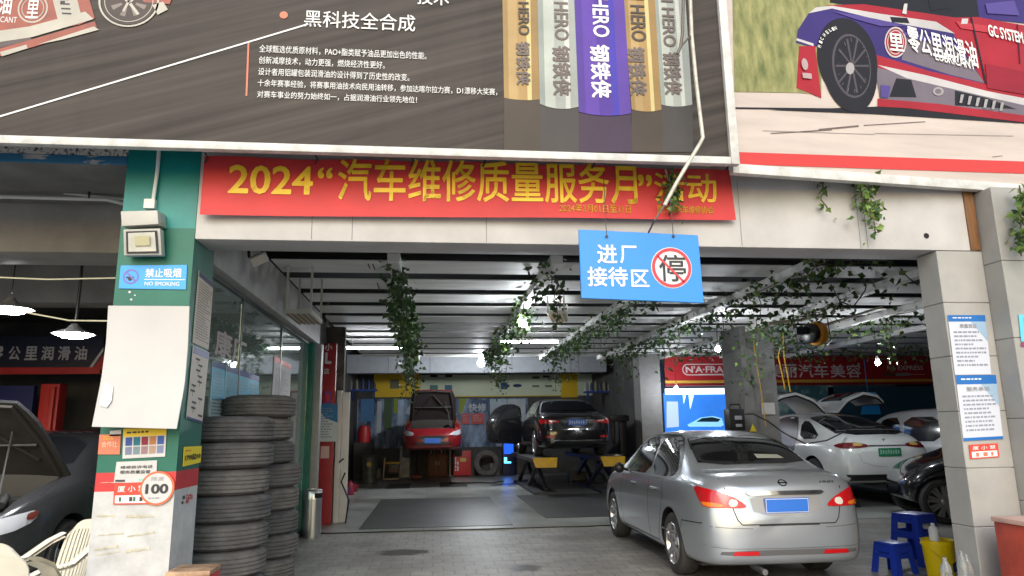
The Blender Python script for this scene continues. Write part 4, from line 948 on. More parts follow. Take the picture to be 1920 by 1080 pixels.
# door handles
for y_ in (1.58, 2.52):
    for sg in (-1, 1):
        r = c.bvh.ray_cast(V((sg*3, y_, .845)), V((-sg, 0, 0)), 5); b = MB(); x_ = r[0].x
        b.tube([(x_-sg*.005, y_-.10, .845), (x_+sg*.028, y_-.07, .85), (x_+sg*.030, y_+.05, .85), (x_-sg*.005, y_+.09, .846)], [.008, .012, .012, .008], 8); b.build('door_handle', chrome if False else silver, S, smooth=60)
# tail lights wrap the corner
DG = Fr((0, 0, 0), V((.8, -.6, 0)), (0, 0, 1)); 
rl = MB()
def lamp_on(car, pts, m, off, res=.03, name='tail_light', parent=None, mirror=False):
    F = Fr((0, 0, 0), (.80, -.60, 0), (0, 0, 1))
    if mirror: F.u = V((-.80, -.60, 0)); F.n = V((.60, -.80, 0))
    else: F.n = V((-.60, -.80, 0))
    return car.patch(name, pts, F, m, parent, off=off, res=res, rnd=1)
for mir in (False, True):
    tl_ = lamp_on(c, [(-.845, .965), (-.60, .93), (-.44, .875), (-.335, .795), (-.33, .765), (-.50, .765), (-.70, .77), (-.755, .83)], redl, .010, mirror=mir)
    lamp_on(c, [(-.735, .82), (-.60, .815), (-.52, .80), (-.52, .775), (-.69, .778)], amber, .014, name='indicator', parent=tl_, mirror=mir)
    lamp_on(c, [(-.455, .85), (-.41, .842), (-.395, .81), (-.41, .782), (-.455, .778), (-.475, .81)], clear, .014, name='reversing_lamp', parent=tl_, mirror=mir)
    F = Fr((0, 0, 0), (.80, -.60, 0), (0, 0, 1))
# rear plate recess, plate, chrome bar, round badge, lettering
b = MB(); c.patch('x', [(-.36, .895), (.36, .895), (.33, .69), (-.33, .69)], RE, None, off=.003, res=.05, rnd=1, mb=b); b.build('plate_recess', mat('recess_silver', (.34, .34, .355), .35, metal=.5), S, smooth=60, recalc=False)
yb = c.bvh.ray_cast(V((0, -3, .78)), V((0, 1, 0)), 6)[0].y
pf = Fr((0, yb-.012, 0)); b = MB(); b.fbox(pf, -.22, .22, .712, .852, 0, .008); b.build('number_plate', plateb, S, bevel=.003, seg=1)
b = MB(); b.rect(pf, -.212, .212, .719, .845, .0095); b.rect(pf, -.207, .207, .724, .840, .011, 1); b.build('plate_edge', [whitei, plateb], S, recalc=False)
b = MB(); c.patch('x', [(-.37, .915), (.37, .915), (.39, .895), (.35, .878), (-.35, .878), (-.39, .895)], RE, None, off=.018, res=.05, mb=b); b.build('chrome_bar', chrome, S, smooth=60, recalc=False)
def rearbadge(car, cx, cz, r, root):
    h = car.bvh.ray_cast(V((cx, -3, cz)), V((0, 1, 0)), 6); n = h[1]; F = Fr(h[0]+n*.006, (1, 0, 0), n.cross(V((1, 0, 0)))*1); 
    if F.v.z < 0: F.v = -F.v
    F.n = n; b = MB(); b.ring(F, 0, 0, r*.78, r, 0, k=.95); b.rect(F, -r*1.15, r*1.15, -r*.14, r*.14, .002); b.build('badge', chrome, root, recalc=False)
rearbadge(c, 0, .985, .042, S)
b = MB(); 
h = c.bvh.ray_cast(V((.44, -3, .99)), V((0, 1, 0)), 6); F = Fr((0, h[0].y-.012, 0)); 
for x_ in (.38, .41, .43, .46, .48, .505): b.rect(F, x_, x_+.014, .98, 1.0, 0)
b.build('rear_script', chrome, S, recalc=False)
# bumper: bright lip, dark apron, reflectors, exhaust
b = MB(); c.strip([(-.84, .428), (-.6, .403), (0, .398), (.6, .403), (.84, .428)], RE, .006, b, off=.004); c.strip([(-.80, .60), (-.5, .585), (-.36, .58)], RE, .006, b, off=.003, mirror=True); b.build('bumper_crease_shade', mat('crease_shadow', (.12, .12, .125), .5), S, recalc=False)  # dark strips painted as the shade under the lip and along the crease
b = MB(); c.strip([(-.84, .44), (-.6, .415), (0, .41), (.6, .415), (.84, .44)], RE, .018, b, off=.012); b.build('bumper_lip', silver, S, smooth=60, recalc=False)
b = MB(); c.patch('x', [(-.66, .385), (.66, .385), (.68, .335), (-.68, .335)], RE, None, off=.004, res=.05, rnd=1, mb=b); b.build('bumper_slot', mat('apron_grey', (.10, .10, .11), .45), S, smooth=60, recalc=False)
for sg in (-1, 1):
    b = MB(); c.patch('x', [(sg*.55, .378), (sg*.33, .378), (sg*.31, .342), (sg*.57, .342)], RE, None, off=.010, res=.04, mb=b); b.build('reflector', redl, S, smooth=60, recalc=False)
b = MB(); b.cyl((.35 if False else -.28, .25, .20), (-.28, -.02, .19), .028, n=14); b.build('exhaust_pipe', steel, S, smooth=40)
b = MB(); b.box(-.70, .70, .5, 4.2, .17, .24); b.build('underbody', black, S)
for sg in (-1, 1):
    b = MB(); b.lathe([(.001, -.04), (.05, -.035), (.07, 0), (.06, .05), (.001, .08)], (sg*.92, 2.86, 1.01), (0, 1, 0), 16); b.tube([(sg*.80, 2.86, .98), (sg*.90, 2.86, 1.0)], .02); b.build('wing_mirror', black, S, smooth=60)
F = Fr((0, 0, 0)); b = MB(); h = [c.bvh.ray_cast(V((x_, y_, 3)), V((0, 0, -1)), 5)[0]+V((0, 0, .009)) for x_, y_ in ((.08, .76), (.38, .76), (.34, .83), (.08, .84))]
b.add(h, [(0, 1, 2, 3)]); b.build('paper_on_shelf', mat('paper_seen_through_glass', (.38, .40, .36), .5), S, recalc=False)
place(S, 3.37, 6.66, -.0168)
# ================================================================ OTHER CARS
def small_plate(root, bvh, z, m, w=.22, h=.07, nm='number_plate', y0=-3, d=1, text=None):
    r = bvh.ray_cast(V((0, y0, z)), V((0, d, 0)), 8)[0]; F = Fr((0, r.y-.014*d, 0), (d, 0, 0)); b = MB(); b.fbox(F, -w, w, z-h, z+h, 0, .008); o = b.build(nm, m, root)
    if text: txt('lettering', text, F, -w*.88, w*.88, z-h*.7, z+h*.7, whitei, o, .010, .02)
    return o
# white hatchback seen from behind, its rear doors swung up like wings
evw = bpy.data.materials.new('pearl_white'); evw.use_nodes = True
_b = evw.node_tree.nodes['Principled BSDF']; _b.inputs['Base Color'].default_value = (.72, .74, .74, 1); _b.inputs['Roughness'].default_value = .25; _b.inputs['Coat Weight'].default_value = .7
E_ = thing('parked_car', 'white sloping back car with its rear doors raised like wings and a green number plate', 'car')
st = [(0, .70, .42, .80, .66, .52, .92, .10), (.06, .86, .34, .90, .78, .62, 1.04, .12), (.20, .94, .30, 1.02, .84, .70, 1.17, .10), (.5, .985, .26, 1.06, .87, .72, 1.235, 0), (.9, .995, .25, 1.06, .885, .70, 1.37, 0), (1.5, 1.0, .24, 1.06, .89, .68, 1.55, 0), (2.2, 1.0, .24, 1.05, .89, .67, 1.66, 0), (2.9, 1.0, .24, 1.04, .89, .67, 1.665, 0), (3.4, 1.0, .24, 1.03, .88, .68, 1.50, 0), (4.0, .99, .26, 1.0, .87, .74, 1.14, 0), (4.5, .95, .28, .93, .82, .70, 1.0, 0), (4.9, .82, .32, .78, .68, .5, .84, 0), (5.0, .6, .36, .68, .5, .3, .72, 0)]
c = Car(E_, st, evw, [(1.02, 1.0), (3.95, 1.0)], .37)
wheels4(E_, (1.02, 3.95), .985, .37, spokes=5, rimm=alloy)
c.patch('rear_window', [(-.74, .36), (.74, .36), (.66, 1.2), (.58, 1.75), (-.58, 1.75), (-.66, 1.2)], TOPV, glassd, off=.006, res=.07, rnd=1)
b = MB(); c.strip([(-.66, .62), (.66, .62)], TOPV, .035, b, off=.016); b.build('wiper_ledge', mat('ledge_grey', (.25, .25, .26), .3), E_, recalc=False)
for mir in (False, True):
    G = SL if not mir else Fr((0, 0, 0), (0, 1, 0), (0, 0, 1))
    if mir: G.n = V((1, 0, 0))
    c.patch('door_opening', [(1.75, .45), (2.95, .42), (2.95, 1.5), (2.3, 1.60), (1.9, 1.55), (1.65, 1.1)], G, black, off=.005, res=.08, rnd=1)
    c.patch('side_window', [(.85, 1.12), (1.60, 1.10), (1.72, 1.48), (1.45, 1.46)], G, glassd, off=.006, res=.06, rnd=1)
    c.patch('side_window', [(3.05, 1.08), (3.75, 1.06), (3.2, 1.52), (3.05, 1.56)], G, glassd, off=.006, res=.06, rnd=1)
    t_ = lamp_on(c, [(-.96, .99), (-.80, 1.045), (-.52, 1.05), (-.34, 1.0), (-.36, .965), (-.55, .94), (-.80, .94)], mat('lamp_dark_red', (.16, .01, .015), .1, coat=.6), .010, mirror=mir)
    lamp_on(c, [(-.60, 1.04), (-.46, 1.035), (-.44, .985), (-.60, .98)], mat('lamp_gold', (.62, .42, .12), .12, coat=.5), .014, name='indicator', parent=t_, mirror=mir)
b = MB(); c.patch('x', [(-.86, .47), (.86, .47), (.8, .36), (-.8, .36)], RE, None, off=.01, res=.07, mb=b); b.build('rear_apron', black, E_, smooth=60, recalc=False)
b = MB(); c.strip([(-.40, .985), (.40, .985)], RE, .022, b, off=.012); b.build('chrome_bar', chrome, E_, recalc=False)
pe_ = small_plate(E_, c.bvh, .87, mat('plate_green', (.02, .26, .13), .4), .23, .075)
r_ = c.bvh.ray_cast(V((0, -3, .87)), V((0, 1, 0)), 8)[0]; b = MB()
for i_ in range(8): b.rect(Fr((0, r_.y-.0245, 0)), -.20+i_*.051, -.165+i_*.051, .83+.01*(i_ % 2), .915-.008*(i_ % 3))
b.build('plate_characters', mat('plate_pale', (.30, .55, .42), .5), pe_)
h_ = c.bvh.ray_cast(V((0, -3, 1.08)), V((0, 1, 0)), 6); F = Fr(h_[0]+V((0, -.01, 0))); b = MB(); b.poly(F, [(-.04, .035), (.04, .035), (.045, .022), (.012, .022), (.004, -.05), (-.004, -.05), (-.012, .022), (-.045, .022)]); b.build('badge', chrome, E_)
b = MB()
c.strip([(-.62, .86), (-.58, .70), (-.35, .62), (-.1, .60)], RE, .006, b, off=.004); b.build('panel_gap', inkg, E_, recalc=False)
# the raised wing doors: curved shells with glass, hinged at the roof centre
for sg in (-1, 1):
    def wing(s_, t_, o=0):
        a = [(.16, 1.68), (.40, 1.92), (.78, 2.06), (1.12, 2.0), (1.28, 1.86)]; k = s_*4; i = min(3, int(k)); f = k-i
        x = a[i][0]*(1-f)+a[i+1][0]*f; z = a[i][1]*(1-f)+a[i+1][1]*f
        w_ = 1-.28*max(0, s_-.6)
        return V((sg*x, 2.35+(t_-.5)*1.15*w_, z+o-.02*abs(t_-.5)))
    w_ = MB(); n0 = 0
    w_.grid(lambda s_, t_: wing(s_, t_, .035), 12, 6, 0); w_.grid(lambda s_, t_: wing(s_, t_, -.03), 12, 6, 1)
    for t_ in (0, 1): w_.grid(lambda s_, q: wing(s_, t_, -.03+.065*q), 12, 1, 0)
    for s0 in (0, 1): w_.grid(lambda t_, q: wing(s0, t_, -.03+.065*q), 6, 1, 0)
    d_ = w_.build('raised_door', [evw, mat('door_lining', (.40, .38, .35), .6)], E_, smooth=50)
    g_ = MB(); g_.grid(lambda s_, t_: wing(.2+.35*s_, .15+.7*t_, .041), 8, 5); g_.build('door_glass', glassd, d_, smooth=60)
    r_ = MB(); r_.tube([wing(s_, 0, -.04) for s_ in [k/10 for k in range(11)]]+[wing(1, t_, -.04) for t_ in (.25, .5, .75, 1)], .018); r_.build('door_seal', black, d_, smooth=50)
place(E_, 8.55, 12.7, .02, .15)
for sg in (-1, 1):
    b = MB(); b.box(8.55+sg*.85-.28, 8.55+sg*.85+.28, 12.9, 17.6, .013, .15); tag(b.build('lift_ramp', mat('ramp_black', (.03, .03, .03), .6), bevel=.01), ['low black lift ramp under the left wheels of the white car', 'low black lift ramp under the right wheels of the white car'][sg > 0], 'lift ramp', 'lift ramps under the white car')
# black sedan up on the yellow lift
blackp = bpy.data.materials.new('black_paint'); blackp.use_nodes = True
_b = blackp.node_tree.nodes['Principled BSDF']; _b.inputs['Base Color'].default_value = (.008, .008, .010, 1); _b.inputs['Roughness'].default_value = .18; _b.inputs['Coat Weight'].default_value = 1
B_ = thing('parked_car', 'black sedan raised on the yellow lift in the rear bay with a front door open', 'car')
sb = [(r[0]*1.04, r[1]*1.08, r[2], r[3], r[4]*1.08, r[5]*1.08, r[6]*.985, r[7]) for r in ss]
c = Car(B_, sb, blackp, [(1.05, .91), (3.85, .91)], .33)
wheels4(B_, (1.05, 3.85), .90, .33, spokes=6)
c.patch('rear_window', [(-.62, .72), (.62, .72), (.56, 1.1), (.52, 1.36), (-.52, 1.36), (-.56, 1.1)], TOPV, glassd, off=.006, res=.07, rnd=1)
for mir in (False, True):
    t_ = lamp_on(c, [(-.90, .92), (-.62, .90), (-.36, .875), (-.34, .82), (-.60, .80), (-.86, .79)], redl, .010, mirror=mir)
    sgn = 1 if mir else -1
    b = MB(); c.strip([(sgn*.75, .50), (sgn*.55, .485)], RE, .05, b, off=.012); b.build('reflector', redl, B_, recalc=False)
    lamp_on(c, [(-.58, .885), (-.42, .87), (-.42, .845), (-.58, .855)], clear, .014, name='reversing_lamp', parent=t_, mirror=mir)
b = MB(); c.strip([(-.34, .925), (.34, .925)], RE, .022, b, off=.012); b.build('chrome_bar', chrome, B_, recalc=False)
b = MB(); c.strip([(-.6, .40), (.6, .40)], RE, .02, b, off=.012); b.build('bumper_chrome', chrome, B_, recalc=False)
pb_ = small_plate(B_, c.bvh, .83, plateb, .22, .07)
r_ = c.bvh.ray_cast(V((0, -3, .83)), V((0, 1, 0)), 8)[0]; b = MB()
for i_ in range(7): b.rect(Fr((0, r_.y-.0245, 0)), -.19+i_*.056, -.155+i_*.056, .79+.008*(i_ % 2), .872-.008*(i_ % 3))
b.build('plate_characters', mat('plate_light', (.45, .55, .75), .5), pb_)
for G in (SL,): c.patch('side_window', [(1.2, 1.0), (2.95, .98), (2.7, 1.32), (2.4, 1.40), (1.7, 1.40), (1.35, 1.28)], G, mat('side_glass_light', (.10, .11, .10), .06), off=.007, res=.07, rnd=1)
dm = MB(); dp = chaikin([(0, -.05), (.98, .0), (1.04, .35), (1.03, .60), (.80, .92), (.55, 1.05), (.22, 1.06), (.02, .98), (-.02, .55)], 1, .14)
FD = Fr((-.93, 3.05, .32), (-.97, -.22, 0), (0, 0, 1)); dm.poly(FD, dp, -.04, 0, .08); d_ = dm.build('open_door', blackp, B_, bevel=.012)
g_ = MB(); g_.poly(FD, chaikin([(.09, .60), (.93, .61), (.76, .87), (.53, .98), (.24, .99), (.10, .93)], 1, .14), .046, 0, .003); g_.build('door_glass', mat('door_glass_grey', (.07, .085, .09), .08, spec=.8), d_)
g_ = MB(); g_.poly(FD, [(.08, .08), (.92, .11), (.97, .50), (.10, .50)], .046, 0, .012); g_.build('door_lining', mat('lining_dark', (.03, .028, .027), .6), d_, bevel=.004)
g_ = MB(); g_.fbox(FD, .78, .92, .46, .485, .043, .06); g_.build('door_handle', chrome, d_)
place(B_, 3.45, 17.0, .02, .86)
# car lift
L_ = thing('car_lift', 'yellow ended scissor lift holding up the black sedan', 'car lift', (3.45, 18.5, .012))
yl = mat('lift_yellow', (.72, .42, .01), .45, var=.12, sc=8); lg = mat('lift_grey', (.05, .05, .055), .5)
for sg in (-1, 1):
    x = 3.45+sg*.82
    b = MB(); b.box(x-.30, x+.30, 16.9, 21.6, .76, .86); b.build('platform', lg, L_, bevel=.01)
    F = Fr((x, 16.88, .83), (1, 0, 0), (0, .35, 1)); b = MB(); b.poly(F, [(-.30, .04), (.30, .04), (.26, -.20), (-.24, -.20)], 0, 0, .02); b.build('ramp_flap', yl, L_, bevel=.004)
    for y0, y1 in ((17.4, 19.2), (19.2, 17.4), (19.4, 21.2), (21.2, 19.4)):
        b = MB(); d_ = V((0, y1-y0, .66)); T = Matrix.Translation(V((x+(.10 if y1 > y0 else -.10), (y0+y1)/2, .41))) @ Matrix.Rotation(math.atan2(.66, y1-y0) if y1 > y0 else -math.atan2(.66, y0-y1), 4, 'X')
        b.box(-.04, .04, -d_.length/2, d_.length/2, -.05, .05, 0, T); b.build('scissor_arm', lg, L_)
    b = MB(); b.box(x-.26, x+.26, 17.0, 21.4, .013, .075); b.build('base_frame', lg, L_)
# red car nose-out with its bonnet up, raised in the rear bay
redcar = bpy.data.materials.new('red_paint_gloss'); redcar.use_nodes = True
_b = redcar.node_tree.nodes['Principled BSDF']; _b.inputs['Base Color'].default_value = (.20, .010, .014, 1); _b.inputs['Roughness'].default_value = .25; _b.inputs['Coat Weight'].default_value = .8
def nose_car(name, label, paint, x, y, z, hoodlen=1.0, bay=mat('engine_bay', (.02, .02, .02), .7, var=.4), sc=1.0, liner=None, ang=math.pi, hz=None, hw=.62, opened=62):
    R_ = thing('parked_car', label, 'car')
    s2 = [(r[0], r[1]*sc, r[2], r[3]*1.02, r[4]*sc, r[5]*sc, r[6]*1.0, r[7]) for r in ss]
    c = Car(R_, s2, paint, [(1.0, .85*sc), (3.70, .85*sc)], .32, hood=(-hw*sc, hw*sc, 3.5, 4.42, .62, 1.3))
    wheels4(R_, (1.0, 3.70), .835*sc, .32, spokes=5, dbl=True)
    c.patch('windscreen', [(-.60*sc, 3.40), (.60*sc, 3.40), (.50*sc, 2.78), (-.50*sc, 2.78)], TOPV, glassd, off=.006, res=.07, rnd=1)
    for mir in (False, True):
        G = SL if not mir else Fr((0, 0, 0), (0, 1, 0), (0, 0, 1))
        if mir: G.n = V((1, 0, 0))
        c.patch('side_window', [(1.2, 1.0), (2.92, .98), (2.72, 1.30), (2.45, 1.405), (1.6, 1.41), (1.28, 1.30)], G, glassd, off=.006, res=.07, rnd=1)
        F = Fr((0, 0, 0), (.75, .66, 0), (0, 0, 1)); F.n = V((-.66, .75, 0))
        if mir: F.u = V((-.75, .66, 0)); F.n = V((.66, .75, 0))
        hl = c.patch('headlight', [(2.17, .78), (2.42, .74), (2.66, .68), (2.66, .60), (2.42, .61), (2.20, .69)], F, mat('headlight_glass', (.55, .56, .60), .08, metal=.3, coat=.6), off=.012, res=.04, rnd=1)
        c.patch('indicator', [(2.17, .77), (2.27, .755), (2.29, .70), (2.21, .70)], F, mat('lamp_maroon', (.12, .015, .01), .15, coat=.5), hl, off=.016, res=.03, rnd=1)
    b = MB(); c.patch('x', [(-.38, .60), (.38, .60), (.34, .50), (-.34, .50)], FN, None, off=.008, res=.05, rnd=1, mb=b); b.build('grille', black, R_, recalc=False)
    b = MB(); c.patch('x', [(-.5, .44), (.5, .44), (.45, .36), (-.45, .36)], FN, None, off=.008, res=.05, rnd=1, mb=b); b.build('lower_grille', black, R_, recalc=False)
    small_plate(R_, c.bvh, .47, plateb, .22, .07, y0=8, d=-1)
    # engine parts
    b = MB(); b.box(-.30, .30, 3.62, 4.1, .70, .84); b.box(-.52, -.36, 3.6, 3.9, .66, .86); b.box(.36, .54, 3.6, 3.85, .66, .84); b.tube([(-.3, 4.0, .84), (-.45, 4.1, .88), (-.5, 4.25, .82)], .04, 8); b.build('engine', bay, R_, bevel=.02)
    # bonnet: slightly domed lid hinged below the windscreen
    T = Matrix.Translation((0, 3.48, 1.02)) @ Matrix.Rotation(math.radians(opened), 4, 'X')
    W0 = (hw+.06)*sc
    def lid(s_, t_, o): 
        w_ = W0*(1-.10*t_-.10*max(0, t_-.8)/.2); return T @ V(((s_-.5)*2*w_, t_*1.05, .03*(1-(2*s_-1)**2)+o-.06*t_*t_))
    h_ = MB(); h_.grid(lambda s_, t_: lid(s_, t_, .012), 10, 8, 0); h_.grid(lambda s_, t_: lid(s_, t_, -.022), 10, 8, 1)
    for t_ in (0, 1): h_.grid(lambda s_, q: lid(s_, t_, -.022+.034*q), 10, 1, 0)
    for s0 in (0, 1): h_.grid(lambda t_, q: lid(s0, t_, -.022+.034*q), 8, 1, 0)
    lin = liner or mat('bonnet_liner', (.05, .047, .044), .7, var=.25)
    hd = h_.build('bonnet', [paint, lin], R_, smooth=50)
    r_ = MB()
    r_.tube([lid(.06, t_, -.03) for t_ in (.03, .5, .96)]+[lid(.5, .975, -.03)]+[lid(.94, t_, -.03) for t_ in (.96, .5, .03)], .022); r_.tube([lid(.15, .25, -.03), lid(.5, .85, -.03), lid(.85, .25, -.03)], .018); r_.tube([lid(.1, .45, -.03), lid(.9, .45, -.03)], .015)
    r_.build('bonnet_brace', mat('brace_paint', (.035, .032, .03), .5), hd, smooth=50)
    p_ = MB(); p_.tube([(-.50*sc, 4.3, .84), lid(.22, .62, -.03)], .008); p_.build('bonnet_prop', mat('prop_grey', (.07, .07, .07), .4), R_)
    place(R_, x, y, ang, z); return R_
nose_car('red', 'red car facing out with its bonnet up, raised before the rear wall mural', redcar, -.02, 24.35, .80, liner=mat('red_bonnet_liner', (.03, .02, .02), .7), opened=56)
greyp = bpy.data.materials.new('dark_grey_paint'); greyp.use_nodes = True
_b = greyp.node_tree.nodes['Principled BSDF']; _b.inputs['Base Color'].default_value = (.045, .045, .048, 1); _b.inputs['Roughness'].default_value = .25; _b.inputs['Metallic'].default_value = .4; _b.inputs['Coat Weight'].default_value = .7
nose_car('grey', 'dark grey car with its bonnet propped open behind the white plastic chairs', greyp, -4.47, 12.0, .004, sc=1.0, ang=math.pi-.03, opened=45, liner=mat('brown_liner', (.022, .019, .017), .7, var=.3)).scale = (1.08, 1.08, 1.08)
# the black car behind the stool
c = None
K_ = thing('parked_car', 'black car standing sideways behind the blue stool, only its front wheel end in view', 'car')
c = Car(K_, [(r[0] if r[0] < 3.5 else 3.5+(r[0]-3.5)*.74, r[1]*1.08, r[2]+.06, r[3]*1.04, r[4]*1.08, r[5]*1.08, r[6]*1.03, r[7]) for r in ss], blackp, [(1.15, .918), (3.89, .918)], .34)
wheels4(K_, (1.15, 3.89), .90, .34, spokes=9, dbl=True, rimm=mat('two_tone_alloy', (.42, .40, .40), .3, metal=.8), rimr=.74)
for mir in (False, True):
    G = SL if not mir else Fr((0, 0, 0), (0, 1, 0), (0, 0, 1))
    if mir: G.n = V((1, 0, 0))
    c.patch('side_window', [(1.2, 1.02), (2.92, 1.0), (2.72, 1.34), (2.45, 1.44), (1.6, 1.45), (1.28, 1.34)], G, glassd, off=.006, res=.07, rnd=1)
c.patch('windscreen', [(-.62, 3.42), (.62, 3.42), (.50, 2.78), (-.50, 2.78)], TOPV, glassd, off=.006, res=.07, rnd=1)
place(K_, 11.85, 10.0, math.radians(70))
# white van beyond the white car
N_ = thing('parked_van', 'white van standing beyond the white car at the right', 'van')
c = Car(N_, [(0, .80, .35, 1.0, .80, .70, 1.78, 0), (.08, .86, .30, 1.02, .83, .72, 1.86, 0), (.3, .88, .28, 1.03, .84, .74, 1.90, 0), (1.5, .88, .28, 1.03, .85, .75, 1.92, 0), (2.8, .88, .28, 1.03, .85, .75, 1.90, 0), (3.3, .88, .28, 1.02, .84, .74, 1.62, 0), (3.75, .87, .28, 1.0, .82, .72, 1.16, 0), (4.25, .82, .3, .86, .74, .6, .95, 0), (4.4, .6, .34, .7, .5, .4, .76, 0)], evw, [(.9, .88), (3.6, .88)], .33)
wheels4(N_, (.9, 3.6), .86, .33, spokes=5)
for mir in (False, True):
    G = SL if not mir else Fr((0, 0, 0), (0, 1, 0), (0, 0, 1))
    if mir: G.n = V((1, 0, 0))
    for pl in ([(.3, 1.12), (1.2, 1.12), (1.2, 1.70), (.35, 1.70)], [(1.32, 1.12), (2.3, 1.12), (2.3, 1.70), (1.32, 1.70)], [(2.42, 1.12), (3.25, 1.1), (2.95, 1.62), (2.75, 1.69), (2.42, 1.70)]): c.patch('side_window', pl, G, glassd, off=.006, res=.07, rnd=1)
c.patch('rear_window', [(-.68, 1.15), (.68, 1.15), (.62, 1.65), (-.62, 1.65)], RE, glassd, off=.006, res=.07, rnd=1)
place(N_, 13.05, 14.6, .30)
# ================================================================ TYRES
def tyre_mesh(R, w, seed):
    rd = random.Random(seed); b = MB(); n = 96
    gr = sorted([.26, .43, .57, .74]); gw = .022
    prof = [(R*.60, .02), (R*.64, 0), (R*.78, -.002), (R*.90, .012), (R*.965, .03)]
    tread = [(.17, 0), (.20, 0)]
    ts = [.14]
    for g_ in gr: ts += [g_-gw, g_-gw+.004, g_+gw-.004, g_+gw]
    ts += [.86]
    for i, t in enumerate(ts):
        deep = (i-1) % 4 in (1, 2) and 0 < i < len(ts)-1
        prof.append((R*(1-.012*abs(2*t-1)**2)-(.010 if deep else 0), w*t))
    prof += [(R*.965, w-.03), (R*.90, w-.012), (R*.78, w+.002), (R*.64, w), (R*.60, w-.02), (R*.57, w*.7), (R*.57, w*.3), (R*.60, .02)]
    N = len(prof); vs = []
    for r, h in prof:
        for i in range(n):
            a = 2*math.pi*i/n; rr = r
            if r > R*.955 and (h < w*.24 or h > w*.76) and i % 4 == 0: rr -= .007
            vs.append((rr*math.cos(a), rr*math.sin(a), h))
    fs = [(j*n+i, j*n+(i+1) % n, (j+1)*n+(i+1) % n, (j+1)*n+i) for j in range(N-1) for i in range(n)]
    b.add(vs, fs); return b
worn = [mat('worn_rubber', c_, .8, var=.35, sc=7, bump=.15, bsc=90) for c_ in ((.10, .095, .094), (.082, .079, .082), (.12, .112, .107))]
protos = []
def put_tyre(x, y, z, R, w, k, label, grp):
    key = (round(R, 2), round(w, 3), k % 3)
    for kk, o in protos:
        if kk == key:
            c_ = copy_tree(o); break
    else:
        c_ = tyre_mesh(R, w, k).build('tyre', worn[k % 3], smooth=38); protos.append((key, c_))
    c_.location = (x, y, z); c_.rotation_euler = (random.uniform(-.012, .012), random.uniform(-.012, .012), random.uniform(0, 6.28))
    return tag(c_, label, 'tyre', grp)
ORD = ['bottom', 'second lowest', 'third lowest', 'fourth from the floor', 'fifth from the floor', 'sixth from the floor', 'seventh from the floor', 'topmost']
cx = atY(509, 860, 6.2).x-.335
for i in range(8):
    put_tyre(cx+random.uniform(-.012, .012)+.012*(i-4)/4, 6.2+random.uniform(-.015, .015), .006+i*.2075, .34-.006*(i*7%4), .205, i, f'worn tyre, {ORD[i]}, in the front stack beside the painted pillar', 'used tyres stacked by the office glass')
for i in range(9):
    dx = .075 if i < 6 else 0
    px_ = 482
    w_ = 'topmost' if i == 8 else (ORD[i] if i < 7 else 'second from the top')
    put_tyre(atY(px_, 850, 7.0).x+dx+random.uniform(-.012, .012), 7.0+random.uniform(-.02, .02), .006+i*.2075, .332-.006*(i*5%3), .205, i+1, f'worn tyre, {w_}, in the rear stack by the office glass', 'used tyres stacked by the office glass')
# ================================================================ FLOOR THINGS IN FRONT
bn_ = thing('litter_bin', 'slim stainless steel litter bin standing by the green post', 'bin', (-1.79, 11.18, .004))
b = MB(); b.lathe([(.135, .004), (.135, .54), (.14, .545), (.14, .68), (.132, .69), (.10, .70), (.098, .66), (.001, .66)], (-1.79, 11.18, 0), n=36); b.build('body', steel, bn_, smooth=40)
b = MB(); 
for i in range(9):
    a0 = math.radians(-80+i*10+10); a1 = math.radians(-70+i*10+10)
    b.add([(-1.79+.1415*math.cos(a), 11.18+.1415*math.sin(a), z) for a, z in ((a0, .575), (a1, .575), (a1, .645), (a0, .645))], [(0, 1, 2, 3)])
b.build('slot', dark, bn_)
# blue plastic stools
stoolm = mat('blue_plastic', (.015, .045, .42), .35, var=.06)
def stool(label, x, y, h, ws, wf, ang):
    t = thing('plastic_stool', label, 'stool', (0, 0, 0)); T = Matrix.Rotation(ang, 4, 'Z')
    b = MB(); b.box(-ws, ws, -ws, ws, h-.035, h); b.build('seat', stoolm, t, bevel=.012)
    for sx in (-1, 1):
        for sy in (-1, 1):
            b = MB(); hw = .035
            top = [(sx*ws, sy*ws), (sx*(ws-.075), sy*ws), (sx*(ws-.075), sy*(ws-.012)), (sx*(ws-.012), sy*(ws-.012)), (sx*(ws-.012), sy*(ws-.075)), (sx*ws, sy*(ws-.075))]
            k = wf-ws; vs = [(x_, y_, h-.03) for x_, y_ in top]+[(x_+sx*k, y_+sy*k, 0) for x_, y_ in top]
            b.add(vs, [(0, 1, 2, 3, 4, 5), (6, 7, 8, 9, 10, 11)]+[(i, (i+1) % 6, 6+(i+1) % 6, 6+i) for i in range(6)]); b.build('leg', stoolm, t)
    for sy in (-1, 1):
        f = (wf-ws)
        for ax in (0, 1):
            b = MB(); z0, z1 = h*.52, h*.66; o = ws+f*.4
            if ax == 0: b.box(-o+.03, o-.03, sy*o-.008, sy*o+.008, z0, z1)
            else: b.box(sy*o-.008, sy*o+.008, -o+.03, o-.03, z0, z1)
            b.build('stretcher', stoolm, t)
            b = MB(); o2 = ws-.004
            if ax == 0: b.box(-o2+.07, o2-.07, sy*o2-.008, sy*o2+.004, h-.10, h-.036)
            else: b.box(sy*o2-.008, sy*o2+.004, -o2+.07, o2-.07, h-.10, h-.036)
            b.build('apron', stoolm, t)
    t.location = (x, y, .004); t.rotation_euler = (0, 0, ang); return t
q = atY(1711, 962, 7.75); stool('tall blue plastic stool standing behind the yellow bucket', q.x, 7.75, q.z, .155, .20, .35)
q = atY(1672, 1016, 7.32); stool('low blue plastic stool in front of the tall blue stool', q.x, 7.32, q.z, .125, .16, .3)
